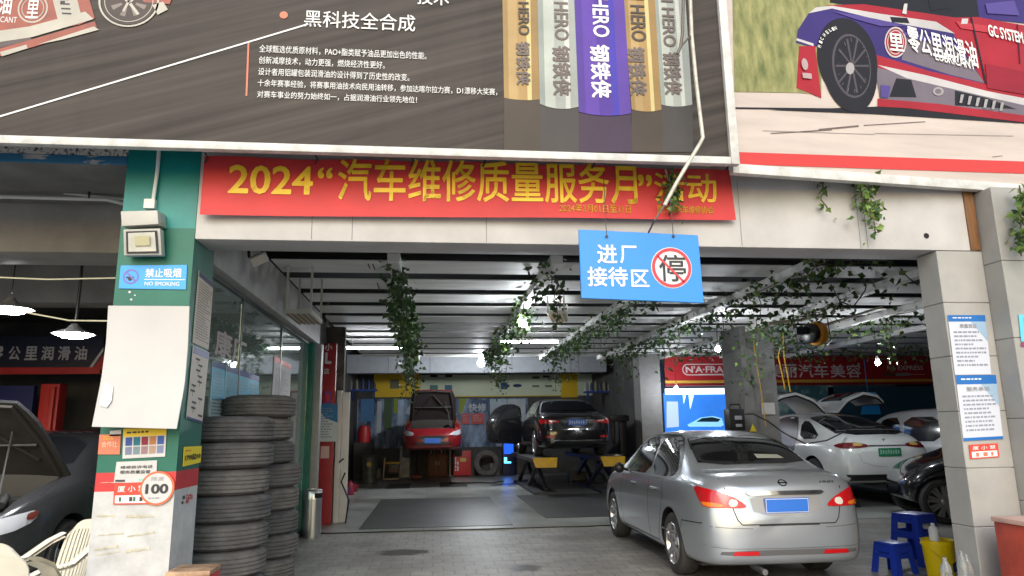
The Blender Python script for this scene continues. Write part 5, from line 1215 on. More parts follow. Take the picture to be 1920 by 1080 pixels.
# yellow bucket
q = atY(1757, 1012, 6.75); bk = thing('bucket', 'yellow plastic bucket with a blue label beside the tiled pillar', 'bucket', (q.x, 6.75, .004)); bym = mat('bucket_yellow', (.80, .56, .0), .35, var=.05)
b = MB(); b.lathe([(.001, .0), (.115, .0), (.118, .01), (.140, q.z-.05), (.152, q.z-.048), (.152, q.z-.03), (.145, q.z-.028), (.146, q.z-.004), (.153, q.z), (.148, q.z+.002), (.138, q.z-.01), (.115, .02), (.001, .02)], (q.x, 6.75, .004), n=40); b.build('body', bym, bk, smooth=40)
b = MB(); b.tube([(q.x-.152, 6.75, q.z-.04), (q.x-.10, 6.62, q.z-.13), (q.x, 6.575, q.z-.19), (q.x+.1, 6.61, q.z-.16), (q.x+.152, 6.75, q.z-.04)], .005); b.build('handle', bym, bk)
b = MB()
for i in range(6):
    a0 = math.radians(-75+i*9); a1 = a0+math.radians(9); r_ = .136
    b.add([(q.x+r_*math.cos(a), 6.75+r_*math.sin(a), z) for a, z in ((a0, .13), (a1, .13), (a1, .22), (a0, .22))], [(0, 1, 2, 3)])
b.build('label', [mat('bucket_label', (.02, .04, .16), .5)], bk)
qb = atY(1752, 1008, 6.72); b = MB(); b.lathe([(.001, .03), (.042, .03), (.045, .045), (.045, qb.z+.07), (.036, qb.z+.10), (.018, qb.z+.11), (.018, qb.z+.135), (.001, qb.z+.136)], (qb.x, 6.72, 0), n=20); tag(b.build('bottle', whitei, smooth=40), 'white bottle standing in the yellow bucket', 'bottle')
# clear bottles on a low crate by the pillar
qc = atY(1803, 1042, 4.78); cr = MB(); cr.box(qc.x-.12, qc.x+.12, 4.68, 4.95, .004, .36); tag(cr.build('crate', mat('grey_crate', (.10, .10, .10), .6), bevel=.01), 'low dark crate under the clear bottles by the tiled pillar', 'crate')
clearb = mat('clear_plastic', (.85, .88, .88), .12, spec=.6)
clearb.node_tree.nodes['Principled BSDF'].inputs['Transmission Weight'].default_value = .9
for i, (dx, dy, hh) in enumerate([(-.02, .02, .30), (.07, .07, .27), (-.08, .13, .24)]):
    b = MB(); b.lathe([(.001, 0), (.034, .004), (.036, .06), (.032, .09), (.036, .12), (.036, hh*.7), (.014, hh*.9), (.014, hh), (.001, hh)], (qc.x+dx*.8, 4.74+dy, .364), n=18)
    tag(b.build('bottle', clearb, smooth=40), ['tallest clear bottle on the crate by the tiled pillar', 'clear bottle at the back right of the crate by the pillar', 'shortest clear bottle on the crate by the tiled pillar'][i], 'bottle', 'clear bottles by the tiled pillar')
# rusty red cabinet at the right edge
redrust = mat('rusty_red', (.42, .055, .03), .6, var=.25, sc=5, bump=.15, bsc=30)
rusty = mat('rust_patch', (.22, .10, .04), .85, var=.5, sc=20, col2=(.42, .09, .05), thr=(.4, .6))
q = atY(1863, 976, 4.76); x0, zt = q.x, q.z
rc = thing('cabinet', 'rusty red metal cabinet with an open front at the right edge of the view', 'cabinet', (x0+.35, 4.5, 0))
b = MB(); b.box(x0, x0+.022, 4.30, 4.76, .01, zt-.005); b.build('side_panel', redrust, rc, bevel=.004)
b = MB(); b.box(x0+.7, x0+.722, 4.30, 4.76, .01, zt-.005); b.build('side_panel', redrust, rc, bevel=.004)
b = MB(); b.box(x0+.023, x0+.699, 4.74, 4.76, .01, zt-.005); b.build('back_panel', redrust, rc)
b = MB(); b.box(x0-.012, x0+.735, 4.28, 4.77, zt-.004, zt+.028); b.build('top', mat('pinkish_top', (.55, .34, .27), .6, var=.12), rc, bevel=.005)
b = MB(); b.box(x0+.023, x0+.14, 4.305, 4.325, .01, zt-.006); b.build('front_stile', redrust, rc, bevel=.003)
b = MB(); R = random.Random(4)
for i in range(7):
    z_ = .3+i*.085; b.poly(FY(4.3035), [(x0+.06+R.uniform(0, .03), z_), (x0+.10+R.uniform(0, .035), z_+.02), (x0+.11, z_+.07), (x0+.07+R.uniform(0, .02), z_+.06)], 0)
b.build('rust_patch', rusty, rc)
b = MB(); b.box(x0+.141, x0+.69, 4.34, 4.735, .28, .30); b.build('shelf', redrust, rc)
rb = MB(); rb.lathe([(.001, 0), (.10, 0), (.10, .40), (.085, .43), (.04, .44), (.001, .44)], (x0+.30, 4.48, .302), n=24); tag(rb.build('red_drum', mat('maroon_drum', (.25, .015, .03), .4), smooth=40), 'dark red drum standing inside the rusty red cabinet', 'drum')
b = MB(); b.disc(Fr((x0+.28, 4.372, .50)), 0, 0, .045, 0); tag(b.build('round_sticker', whitei), 'white round sticker on the dark red drum', 'sticker')
# stool with a wooden top at the lower left
q = atY(372, 1066, 4.95); ws_ = thing('small_table', 'small red legged table with a brown top at the foot of the painted pillar', 'table', (q.x, 5.0, 0))
ttop = mat('brown_top', (.26, .13, .06), .5, var=.4, sc=9, col2=(.40, .26, .16))
b = MB(); b.box(q.x-.15, q.x+.115, 4.80, 5.06, q.z-.02, q.z+.01); b.build('top', ttop, ws_, bevel=.005)
for sx in (-.135, .098):
    for sy in (4.82, 5.03): b = MB(); b.box(q.x+sx-.012, q.x+sx+.012, sy-.012, sy+.012, .004, q.z-.021); b.build('leg', redp, ws_)
b = MB(); b.box(q.x-.12, q.x+.085, 4.812, 4.822, q.z-.12, q.z-.021); b.build('apron', redp, ws_); b = MB(); b.box(q.x+.103, q.x+.113, 4.84, 5.02, q.z-.2, q.z-.021); b.build('apron', redp, ws_)
# white plastic armchairs
chm = mat('cream_plastic', (.64, .60, .50), .45, var=.06, bump=.03, bsc=10)
def armchair(label, x, y, ang, hb=.84, slits=True):
    t = thing('plastic_armchair', label, 'chair', (0, 0, 0), 'white plastic armchairs')
    def seat(s_, t_): return V(((s_-.5)*(.46-.03*t_), -.22+.44*t_, .42-.015*math.sin(math.pi*t_)-.012*math.sin(math.pi*s_)))
    b = MB(); b.grid(seat, 8, 8); b.grid(lambda s_, t_: seat(s_, t_)-V((0, 0, .012)), 8, 8); b.build('seat', chm, t, smooth=50)
    def back(s_, t_, o=0):
        w_ = .47-.02*t_-(.20*max(0, t_-.82)/.18)*.6; zt_ = .42+(hb-.42)*t_
        zt_ -= .10*(2*s_-1)**4*max(0, t_-.5)*2*.7
        return V(((s_-.5)*w_, .20+.10*t_+.05*(1-(2*s_-1)**2)+o, zt_))
    b = MB()
    n = 13
    for k in range(n):
        s0, s1 = k/n+.012, (k+1)/n-.012
        if not slits: s0, s1 = k/n, (k+1)/n
        b.grid(lambda s_, t_: back(s0+(s1-s0)*s_, .10+.76*t_), 2, 8); b.grid(lambda s_, t_: back(s0+(s1-s0)*s_, .10+.76*t_, .012), 2, 8)
    for t0, t1 in ((0, .10), (.86, 1)): b.grid(lambda s_, t_: back(s_, t0+(t1-t0)*t_), 16, 3); b.grid(lambda s_, t_: back(s_, t0+(t1-t0)*t_, .014), 16, 3)
    b.build('backrest', chm, t, smooth=50)
    for sg in (-1, 1):
        def arm(s_, t_):
            P_ = [(.235, .27, hb-.10), (.285, .20, hb-.145), (.305, .05, .655), (.305, -.15, .64), (.285, -.24, .60), (.275, -.25, .44), (.285, -.27, 0)]
            k = s_*6; i = min(5, int(k)); f = k-i; a = [P_[i][j]*(1-f)+P_[i+1][j]*f for j in range(3)]
            return V((sg*(a[0]+(t_-.5)*.085), a[1]+(0 if s_ < .7 else (t_-.5)*.03), a[2]+.006*math.sin(math.pi*t_)))
        b = MB(); b.grid(arm, 30, 3); b.grid(lambda s_, t_: arm(s_, t_)-V((0, -.03 if s_ > .7 else 0, .028 if s_ <= .7 else 0)), 30, 3); b.build('arm', chm, t, smooth=50)
        b = MB(); b.prism([(sg*.22, .19, .42), (sg*.24, .25, .42), (sg*.265, .34, 0), (sg*.25, .28, 0)], (sg*.014, 0, 0)); b.build('leg', chm, t)
    t.location = (x, y, .004); t.rotation_euler = (0, 0, ang); return t
armchair('white plastic armchair half behind the painted pillar, its slotted back to the right', -2.78, 5.62, math.radians(-36), .90)
q = atY(54, 985, 4.50)
armchair('white plastic armchair at the left edge with its rounded back towards the street', q.x-.25, 4.80, math.radians(186), .94, False)
# ================================================================ LEFT BAY AND LANE SIDE
sg_ = thing('shop_sign', 'long dark blue sign with silver characters at the back of the left bay', 'sign', tuple(atY(90, 700, 12.5)))
F = FY(12.5); a = fpx(F, -120, 690); c2 = fpx(F, 198, 632); b = MB(); b.fbox(F, a[0], c2[0], a[1], c2[1], 0, .06); b.build('board', mat('navy_board', (.012, .018, .05), .4), sg_)
b = MB(); d0 = fpx(F, -120, 703); b.fbox(F, a[0], c2[0], d0[1], a[1]-.003, .0, .07); b.build('red_edge', redp, sg_)
for ch, x0_, x1_ in [('零', -12, 12), ('公', 19, 44), ('里', 49, 76), ('润', 80, 106), ('滑', 111, 137), ('油', 142, 168)]:
    p0 = fpx(F, x0_, 676); p1 = fpx(F, x1_, 650); txt('lettering', ch, F, p0[0], p1[0], p0[1], p1[1], mat('silver_letter', (.55, .56, .6), .4) if ch == '零' else bpy.data.materials['silver_letter'], sg_, .064, .025)
b = MB(); b.poly(F, [fpx(F, *p) for p in ((168, 693), (174, 693), (197, 660), (197, 652))], .064); b.build('silver_stripe', whitei, sg_)
b = MB(); b.poly(F, [fpx(F, *p) for p in ((176, 693), (198, 693), (198, 664))], .064); b.build('red_corner', redp, sg_)
q = atY(92, 745, 12); b = MB(); b.box(q.x-.14, q.x+.14, 12, 12.25, .012, 2.35); b.box(q.x-.22, q.x+.22, 11.9, 12.35, .012, .05); b.box(q.x+.02, q.x+.10, 11.94, 11.999, .3, 2.3)
tag(b.build('lift_column', redp, bevel=.01), 'red lift column at the back of the left bay', 'lift column')
q = atY(20, 740, 12.4); b = MB(); b.box(q.x-.8, q.x+.35, 12.4, 12.5, 1.4, 2.35); b.box(q.x-.82, q.x+.37, 12.36, 12.399, 1.38, 1.42); tag(b.build('wall_cladding', mat('deep_blue', (.01, .02, .16), .4)), 'deep blue wall cladding left of the red lift column', 'panel')
# red pillar sign, poster, white door, photo strip
rp = thing('pillar_sign', 'tall red sign board with a white letter L by the green post', 'sign', (-1.83, 12.5, .012))
b = MB(); b.box(-1.925, -1.70, 12.5, 12.62, .02, 3.06); b.build('board', mat('column_red', (.34, .018, .025), .5, var=.15), rp, bevel=.004); F = FY(12.498)
txt('lettering', 'L', F, -1.93+.04, -1.78, 2.70, 2.90, whitei, rp, .002, .05); txt('lettering', '店', F, -1.90, -1.81, 2.52, 2.62, whitei, rp, .002, .01); txt('lettering', '小', F, -1.90, -1.77, 2.93, 3.05, whitei, rp, .002, .03)
b = MB(); b.rect(F, -1.86, -1.77, 2.02, 2.22, .002); b.rect(F, -1.845, -1.785, 2.05, 2.19, .003, 1); b.build('blue_mark', [mat('violet_print', (.12, .06, .40), .5), redp], rp)
b = MB(); b.rect(F, -1.90, -1.76, 1.10, 1.30, .002); b.build('white_patch', mat('pink_patch', (.6, .42, .40), .6), rp)
FB = FY(12.44)
def f_(r, q):
    b = MB(); b.add([q.p(0, 1), q.p(.45, .62), q.p(1, .5), q.p(1, 1)], [(0, 1, 2, 3)]); b.build('blue_field', prm((.06, .30, .62)), r); qbars(q, r, .12, .85, .08, .9, 12, prm((.35, .42, .48)), seed=12)
sticker('poster', 'white and blue poster fixed across the red sign board', 'poster', FB, [(590, 757), (633, 757), (633, 828), (590, 828)], mat('pale_paper', (.55, .60, .62), .5), f_)
dr = thing('door', 'narrow white door standing open beside the red sign board', 'door', (-1.6, 12.8, .012))
b = MB(); b.box(-1.69, -1.60, 12.7, 12.78, .02, 2.25); b.build('frame', white, dr, bevel=.004); b = MB(); b.box(-1.595, -1.47, 12.74, 12.79, .02, 2.22); b.build('leaf', white, dr, bevel=.004); b = MB(); b.tube([(-1.61, 12.69, 1.02), (-1.58, 12.66, 1.05), (-1.54, 12.69, 1.08)], .014); b.build('handle', black, dr)
w = MB(); w.box(-1.92, -1.60, 12.85, 13.0, .012, 3.4); w.build('dim_return_wall', mat('brown_dim', (.10, .085, .07), .8, var=.5, sc=6), bld)
def f_(r, q):
    for i in range(6): b = MB(); qrect(b, q, .12, .88, .05+i*.16, .17+i*.16); b.build('photo', prm([(.12, .12, .14), (.25, .2, .2), (.08, .1, .2), (.3, .15, .15), (.1, .1, .1), (.2, .2, .25)][i]), r)
sticker('photo_strip', 'narrow strip of small photos on the grey post behind the tyres', 'photo strip', FY(11.516), [(571, 730), (582, 730), (580, 830), (569, 830)], paper, f_)
for i, (px, col, lab, h_) in enumerate([(645, (.10, .05, .28), 'purple jug on the floor by the white door', .30), (656, (.30, .02, .05), 'dark red jug on the floor right of the purple jug', .34), (664, (.22, .015, .03), 'small red can beside the dark red jug', .22)]):
    q = atZ(px, 934-i*6, .012); b = MB(); b.lathe([(.001, 0), (.09, .004), (.095, .03), (.095, h_*.7), (.05, h_*.88), (.03, h_*.9), (.03, h_), (.001, h_)], (q.x, q.y, .013), n=18); b.tube([(q.x+.05, q.y-.02, h_*.9), (q.x+.11, q.y-.02, h_*.85), (q.x+.10, q.y-.02, h_*.55)], .012); tag(b.build('jug', mat('jug', col, .4), smooth=40), lab, 'jug', 'coloured jugs by the door')
q = atZ(634, 937, .012); b = MB(); b.box(q.x-.08, q.x+.1, q.y-.1, q.y+.06, .013, .07); tag(b.build('small_box', white, bevel=.006), 'small white box on the floor by the white door', 'box')
b = MB(); b.tube([(-1.47, 12.66, .02), (-1.42, 12.62, .4), (-1.56, 12.63, .7), (-1.5, 12.64, .85)], .014); tag(b.build('broom', black), 'thin dark broom leaning on the white door', 'broom')
# ================================================================ REAR WALL
FW = FY(24.78)
rbn = thing('wall_banner', 'pale and yellow wall banner with rows of small car badges above the rear bay', 'banner', tuple(atY(940, 745, 24.78)))
def W_(mb, x0, y0, x1, y1, h=.002, m=0): p = fpx(FW, x0, y1); r = fpx(FW, x1, y0); mb.rect(FW, p[0], r[0], p[1], r[1], h, m)
b = MB(); W_(b, 700, 701, 1172, 745, 0); b.build('cloth', mat('banner_pale', (.66, .72, .52), .6, var=.08, sc=1), rbn)
b = MB(); W_(b, 700, 701, 788, 745, .003); W_(b, 1052, 700, 1082, 745, .003); W_(b, 788, 741, 1052, 745, .003); b.build('yellow_field', mat('banner_gold', (.78, .50, .01), .6), rbn)
b = MB(); W_(b, 806, 722, 821, 734, .006); b.build('badge', prm((.10, .30, .26)), rbn); b = MB(); W_(b, 834, 722, 848, 734, .006); b.build('badge', prm((.02, .22, .32)), rbn)
b = MB(); W_(b, 939, 717, 951, 730, .006); b.build('badge', prm((.02, .08, .30)), rbn)
b = MB(); p = fpx(FW, 970, 723); b.disc(FW, p[0], p[1], .16, .006, rb=.06); b.build('badge', prm((.02, .05, .18)), rbn)
for x_, y_, m_ in [(807, 703, pdark), (835, 703, pdark), (998, 706, pdark), (1018, 704, pdark), (998, 722, prm((.22, .28, .22))), (1022, 722, prm((.22, .28, .22))), (1160 - 44, 720, prm((.3, .25, .05)))]:
    b = MB(); W_(b, x_, y_, x_+13, y_+4, .006, 0); b.build('badge', m_, rbn)
b = MB(); W_(b, 731, 712, 748, 729, .006); b.build('badge', prm((.30, .28, .16)), rbn)
mu = thing('wall_mural', 'large blue and white printed mural on the rear wall behind the red car', 'mural', tuple(atY(790, 840, 24.78)))
b = MB(); W_(b, 652, 746, 990, 842, 0); b.build('sheet', mat('mural_print', (.05, .09, .18), .6, var=.4, sc=2.2, col2=(.24, .32, .46), thr=(.40, .66), detail=8, stretch=(1.6, 1, .5)), mu)
for (x_0, x_1, y_0, y_1, c_) in [(655, 672, 750, 800, (.45, .58, .75)), (676, 702, 748, 790, (.14, .34, .66)), (706, 716, 752, 812, (.75, .8, .8)), (719, 735, 748, 806, (.12, .20, .10)), (746, 757, 750, 800, (.62, .8, 1.0)), (884, 916, 750, 772, (.06, .12, .26)), (919, 950, 748, 800, (.66, .8, .88)), (952, 985, 748, 790, (.8, .88, .92))]:
    b = MB(); W_(b, x_0, y_0, x_1, y_1, .0025); b.build('printed_panel', prm(c_), mu)
b = MB(); W_(b, 738, 747, 746, 775, .003); b.poly(FW, [fpx(FW, *p_) for p_ in ((862, 747), (876, 747), (866, 775), (860, 775))], .003); b.build('green_streak', mat('mural_green', (.28, .34, .02), .6), mu)
b = MB(); b.poly(FW, [fpx(FW, *p_) for p_ in ((758, 775), (776, 748), (784, 748), (770, 778))], .003); b.poly(FW, [fpx(FW, *p_) for p_ in ((832, 748), (840, 748), (858, 778), (850, 778))], .003); b.build('white_streak', mat('mural_white', (.42, .48, .56), .6), mu)
p = fpx(FW, 878, 772); r = fpx(FW, 912, 756); txt('lettering', '快修', FW, p[0], r[0], p[1], r[1], mat('mural_letters', (.5, .54, .58), .6), mu, .004, .03)
for x0_, x1_, lab in ((866, 880, 'red framed notice right of the raised red car'), (884, 908, 'wider red framed notice next to the black open door')):
    sticker('notice', lab, 'notice', FY(24.7), [(x0_, 775), (x1_, 775), (x1_, 795), (x0_, 795)], redp, lambda r, q: qbars(q, r, .15, .85, .2, .85, 4, mat('pink_ink', (.5, .3, .28), .6) if 'pink_ink' not in bpy.data.materials else bpy.data.materials['pink_ink'], seed=3))
# shelves with bottles
bsm = mat('shelf_blue', (.015, .05, .22), .5)
def shelf(label, x0, x1, y, z, n, grp, d=.35):
    t = thing('wall_shelf', label, 'shelf', ((x0+x1)/2, y, z)); b = MB(); b.box(x0, x1, y, y+d, z-.06, z); b.build('board', bsm, t)
    for xx in (x0+.1, x1-.1): b = MB(); b.prism([(xx, y+.05, z-.061), (xx, y+d, z-.061), (xx, y+d, z-.35)], (.03, 0, 0)); b.build('bracket', bsm, t)
    R = random.Random(n)
    for i in range(n):
        x_ = x0+.08+(x1-x0-.16)*i/max(1, n-1); h_ = R.uniform(.24, .34); c_ = R.choice([(.30, .28, .20), (.05, .09, .22), (.28, .30, .30), (.10, .10, .12)])
        b = MB(); b.lathe([(.001, 0), (.05, 0), (.05, h_*.72), (.022, h_*.85), (.022, h_), (.001, h_)], (x_, y+.12, z+.001), n=10)
        tag(b.build('oil_bottle', prm(c_), smooth=40), 'small oil bottle in the row on '+grp, 'bottle', 'bottles on '+grp)
a = atY(1098, 733, 22.3); c2 = atY(1172, 722, 22.3)
shelf('dark blue shelf of bottles at the right of the rear bay', a.x, c2.x, 22.3, a.z, 9, 'the right rear shelf')
a = atY(652, 730, 22.6); c2 = atY(706, 730, 22.6); shelf('dark blue shelf at the left of the rear bay', a.x, c2.x, 22.6, a.z, 5, 'the left rear shelf')
# cabinets and machines
def Z0(px, py): return atZ(px, py, .012)
a = Z0(803, 894); c2 = Z0(838, 894); wc = thing('wooden_cabinet', 'brown two door wooden cabinet with cans on top, below the red car', 'cabinet', ((a.x+c2.x)/2, a.y, .012)); wm_ = mat('cabinet_wood', (.20, .065, .03), .5, var=.2, sc=4, stretch=(1, 1, .2))
hgt = atY(820, 850, a.y).z
b = MB(); b.box(a.x, c2.x, a.y, a.y+.45, .013, hgt); b.build('body', wm_, wc, bevel=.008)
mx = (a.x+c2.x)/2
for sg in (-1, 1):
    b = MB(); b.box(min(mx+sg*.01, mx+sg*(c2.x-mx-.03)), max(mx+sg*.01, mx+sg*(c2.x-mx-.03)), a.y-.02, a.y-.001, .06, hgt-.05); d_ = b.build('door', wm_, wc, bevel=.004); b = MB(); b.box(mx+sg*.045-.01, mx+sg*.045+.01, a.y-.045, a.y-.021, hgt*.5, hgt*.5+.13); b.build('handle', whitei, d_)
for i in range(5):
    h_ = .10+.05*(i % 3); x_ = a.x+.08+i*.12; b = MB(); b.lathe([(.001, 0), (.045, 0), (.045, h_), (.03, h_+.015), (.001, h_+.015)], (x_, a.y+.15, hgt+.001), n=12); tag(b.build('can', [whitei, inkg, redp][i % 3], smooth=40), 'small can on top of the brown wooden cabinet', 'can', 'cans on the wooden cabinet')
a = Z0(850, 894); c2 = Z0(884, 894); ht = atY(865, 845, a.y).z; tc_ = thing('tool_cabinet', 'red tool cabinet with a yellow label under the raised red car', 'cabinet', ((a.x+c2.x)/2, a.y, .012))
b = MB(); b.box(a.x, c2.x, a.y, a.y+.5, .05, ht); b.build('body', redp, tc_, bevel=.01)
b = MB(); F = FY(a.y-.002); w_ = c2.x-a.x; b.rect(F, a.x+w_*.38, a.x+w_*.72, ht*.58, ht*.72); b.build('label', mat('label_gold', (.6, .42, .10), .5), tc_); b = MB(); bars(b, Fr(F.p(a.x+w_*.08, .2), (0, 0, 1), (-1, 0, 0)), 0, ht*.6, 0, 2, .08, .05, .0); b.build('printed_lines', whitei, tc_)
for sx in (.06, w_-.06): b = MB(); b.cyl((a.x+sx, a.y+.1, .05), (a.x+sx+.03, a.y+.1, .05), .037); b.build('castor', black, tc_)
q = Z0(912, 893); gt = MB(); tm = tyre_mesh(.42, .22, 5); T = Matrix.Translation((q.x, q.y, .43)) @ Matrix.Rotation(math.radians(82), 4, 'X') ; tm.v = [T @ v for v in tm.v]; tag(tm.build('tyre', worn[2], smooth=38), 'large dusty tyre standing upright right of the red tool cabinet', 'tyre')
q = Z0(889, 889); b = MB(); F = Fr((q.x, q.y-.1, .40)); b.ring(F, 0, 0, .24, .285, 0, a0=-80, a1=80); b.ring(F, 0, 0, .24, .285, .02, a0=-80, a1=80); tag(b.build('pale_hoop', mat('hoop', (.5, .5, .48), .5)), 'pale curved hoop between the red tool cabinet and the dusty tyre', 'hoop')
a = Z0(721, 901); c2 = Z0(747, 901); yc = thing('tool_cart', 'small black cart with a yellow frame at the left of the rear bay', 'cart', ((a.x+c2.x)/2, a.y, .012)); ht = atY(735, 858, a.y).z
b = MB(); b.box(a.x+.05, c2.x, a.y, a.y+.4, .2, ht*.72); b.build('body', black, yc, bevel=.01); b = MB(); b.box(a.x+.14, c2.x-.03, a.y-.01, a.y-.001, .28, ht*.5); b.build('drawer', wm_, yc)
b = MB(); b.tube([(a.x, a.y-.04, ht), (a.x-.02, a.y-.05, ht*.5), (a.x-.03, a.y-.06, .06), (c2.x, a.y-.06, .06)], .025, 8); b.build('handle_tube', mat('peach_tube', (.6, .45, .32), .5), yc); b = MB(); b.box(a.x+.03, c2.x+.02, a.y-.02, a.y+.42, ht*.74, ht*.80); b.build('tray', yl, yc)
q = Z0(692, 908); gb = MB(); gb.lathe([(.001, 0), (.22, 0), (.22, .75), (.20, .80), (.12, .84), (.001, .84)], (q.x, q.y, .013), n=24); o_ = gb.build('oil_drum', mat('olive_drum', (.06, .065, .05), .5, var=.3)); tag(o_, 'dim olive drum in the left corner of the rear bay', 'drum')
b = MB(); b.disc(Fr((0, -.222, .58)), 0, 0, .07); ob = b.build('yellow_spot', mat('spot_yellow', (.45, .30, .04), .5), o_); ob.matrix_parent_inverse = Matrix.Identity(4)
q = atY(682, 800, 23.5); b = MB(); b.box(q.x-.3, q.x+.3, 23.5, 24.0, .013, 1.2); tag(b.build('dark_bench', darkconc), 'dim work bench in the left corner of the rear bay', 'bench')
b = MB(); b.lathe([(.001, 0), (.20, 0), (.22, .3), (.16, .52), (.001, .55)], (q.x, 23.7, 1.202), n=16); tag(b.build('red_sack', redp, smooth=60), 'red bundle lying on the dim work bench', 'bundle')
a = Z0(943, 892); bm_ = thing('blue_machine', 'dark machine with a glowing blue panel beside the car lift', 'machine', (a.x+.2, a.y, .012)); ht = atY(953, 826, a.y).z
b = MB(); b.box(a.x, a.x+.42, a.y, a.y+.5, .02, ht); b.build('body', mat('navy_body', (.008, .012, .05), .4), bm_, bevel=.015)
b = MB(); b.fbox(FY(a.y), a.x+.05, a.x+.37, ht*.62, ht*.95, .001, .01); b.build('panel', mat('blue_panel_glow', (.01, .06, .5), .3, emit=.9, ecol=(.01, .08, .8)), bm_)
b = MB(); b.fbox(FY(a.y), a.x+.05, a.x+.14, ht*.36, ht*.52, .001, .01); b.fbox(FY(a.y), a.x+.14, a.x+.28, ht*.36, ht*.40, .001, .01); b.build('lamp', mat('blue_lamp_glow', (.05, .2, .9), .3, emit=7, ecol=(.03, .22, 1)), bm_)
# black tyre machine right of the lift
q = Z0(1172, 912); tm_ = thing('tyre_machine', 'black tyre machine with a tall arm right of the car lift', 'machine', (q.x, q.y, .012))
b = MB(); b.box(q.x-.35, q.x+.35, q.y, q.y+.7, .013, .75); b.build('body', lg, tm_, bevel=.03); b = MB(); b.box(q.x+.05, q.x+.25, q.y+.45, q.y+.65, .751, 1.9); b.build('column', black, tm_, bevel=.02)
b = MB(); b.box(q.x-.25, q.x+.28, q.y+.30, q.y+.449, 1.72, 1.88); b.box(q.x-.22, q.x-.12, q.y+.32, q.y+.42, 1.1, 1.719); b.build('arm', black, tm_, bevel=.02); b = MB(); b.lathe([(.001, .751), (.12, .751), (.30, .80), (.30, .84), (.001, .85)], (q.x-.12, q.y+.3, 0), n=24); b.build('turntable', steel, tm_, smooth=40)
for i, (px, X0) in enumerate(((776, 0), (844, 0))):
    q = atZ(px, 893, .012); q2 = atY(px, 795 if i == 0 else 790, q.y); b = MB(); b.cyl((q.x, q.y, .013), (q.x, q.y, q2.z), .025, n=10); b.cyl((q.x, q.y, .013), (q.x, q.y, .03), .12, n=16); b.cyl((q.x-.0, q.y, q2.z), (q.x, q.y, q2.z+.06), .05, n=10); tag(b.build('support_stand', whitei, smooth=40), ['thin white support stand under the left of the red car', 'thin white support stand under the right of the red car'][i], 'stand')
# ================================================================ RIGHT HALL
FZ = FY(18.28)
rs_ = thing('shop_sign', 'long red shop sign with a yellow lower edge across the right hall', 'sign', (9.8, 18.2, 2.55))
p0 = fpx(FZ, 1245, 714); p1 = fpx(FZ, 1752, 668); b = MB(); b.fbox(FZ, p0[0], p1[0], p0[1], p1[1], 0, .10); b.build('board', mat('sign_red_board', (.40, .012, .02), .4), rs_)
p2 = fpx(FZ, 1245, 718); b = MB(); b.fbox(FZ, p0[0], p1[0], p2[1]-.02, p0[1]-.004, 0, .12); b.build('yellow_edge', mat('edge_gold', (.65, .36, .05), .4), rs_); b = MB(); b.fbox(FZ, p0[0], p1[0], p2[1]-.09, p2[1]-.024, 0, .10); b.build('lower_edge', mat('edge_red', (.28, .01, .015), .4), rs_)
FZ2 = FY(18.175)
def TZ(body, x0, y0, x1, y1, bold=.012): p = fpx(FZ2, x0, y1); r = fpx(FZ2, x1, y0); txt('lettering', body, FZ2, p[0], r[0], p[1], r[1], bpy.data.materials.get('sign_pink') or mat('sign_pink', (.75, .62, .62), .5), rs_, .002, bold)
for ch, x_ in zip('美丽汽车美容', (1441, 1468, 1498, 1527, 1558, 1588)): TZ(ch, x_-(6 if ch == '美' and x_ < 1450 else 0), 683, x_+25, 708)
TZ("N'A·FRA", 1286, 686, 1356, 699, .03); TZ('CAR BEAUTY', 1310, 701, 1356, 705) if False else None
TZ('RA EXPRESS', 1664, 685, 1730, 694, .012)
b = MB(); p = fpx(FZ2, 1280, 704); r = fpx(FZ2, 1372, 682); cy = (p[1]+r[1])/2; h_ = (r[1]-p[1])/2; b.ring(FZ2, p[0]+h_, cy, h_-.025, h_, .002, a0=90, a1=270, n=20); b.rect(FZ2, p[0]+h_, r[0], r[1]-.025, r[1], .002); b.rect(FZ2, p[0]+h_, r[0], p[1], p[1]+.025, .002)
p = fpx(FZ2, 1310, 703.5); r = fpx(FZ2, 1356, 701); b.rect(FZ2, p[0], r[0], p[1], r[1], .003); b.build('sign_outline', bpy.data.materials['sign_pink'], rs_)
b = MB(); p = fpx(FZ2, 1655, 705); r = fpx(FZ2, 1735, 699); b.line(FZ2, p[0], (p[1]+r[1])/2, r[0], (p[1]+r[1])/2, .012, .002); w_ = r[0]-p[0]; b.rect(FZ2, p[0], p[0]+w_*.3, p[1], r[1], .003, 1); b.rect(FZ2, p[0]+w_*.31, p[0]+w_*.62, p[1], r[1], .003, 2); b.build('sign_bars', [bpy.data.materials['sign_pink'], prm((.14, .10, .05)), prm((.45, .42, .42))], rs_)
# lit blue picture under the sign
lp = thing('lit_poster', 'backlit blue picture of a car under the red sign, behind the silver sedan', 'poster', (6.8, 18.5, .9)); FL = FY(18.52)
p = fpx(FL, 1247, 808); r = fpx(FL, 1358, 736); b = MB(); b.fbox(FL, p[0], r[0], p[1]-.5, r[1], 0, .04); b.build('picture', mat('lit_blue', (.03, .14, .50), .4, emit=.42, ecol=(.03, .22, .85), var=.3, sc=.8), lp)
p3 = fpx(FL, 1247, 740); p4 = fpx(FL, 1356, 728); b = MB(); b.fbox(FL, p3[0], p4[0], p3[1], p4[1], .0, .07); b.build('light_box', mat('lit_white', (.8, .85, .9), .4, emit=1.1, ecol=(.75, .88, 1)), lp)
b = MB(); b.poly(FL, [fpx(FL, *q_) for q_ in ((1288, 796), (1300, 790), (1312, 783), (1335, 780), (1352, 784), (1356, 797), (1350, 800), (1290, 800))], .043); b.build('printed_car', mat('lit_car', (.30, .55, .75), .4, emit=.5, ecol=(.25, .6, .9)), lp)
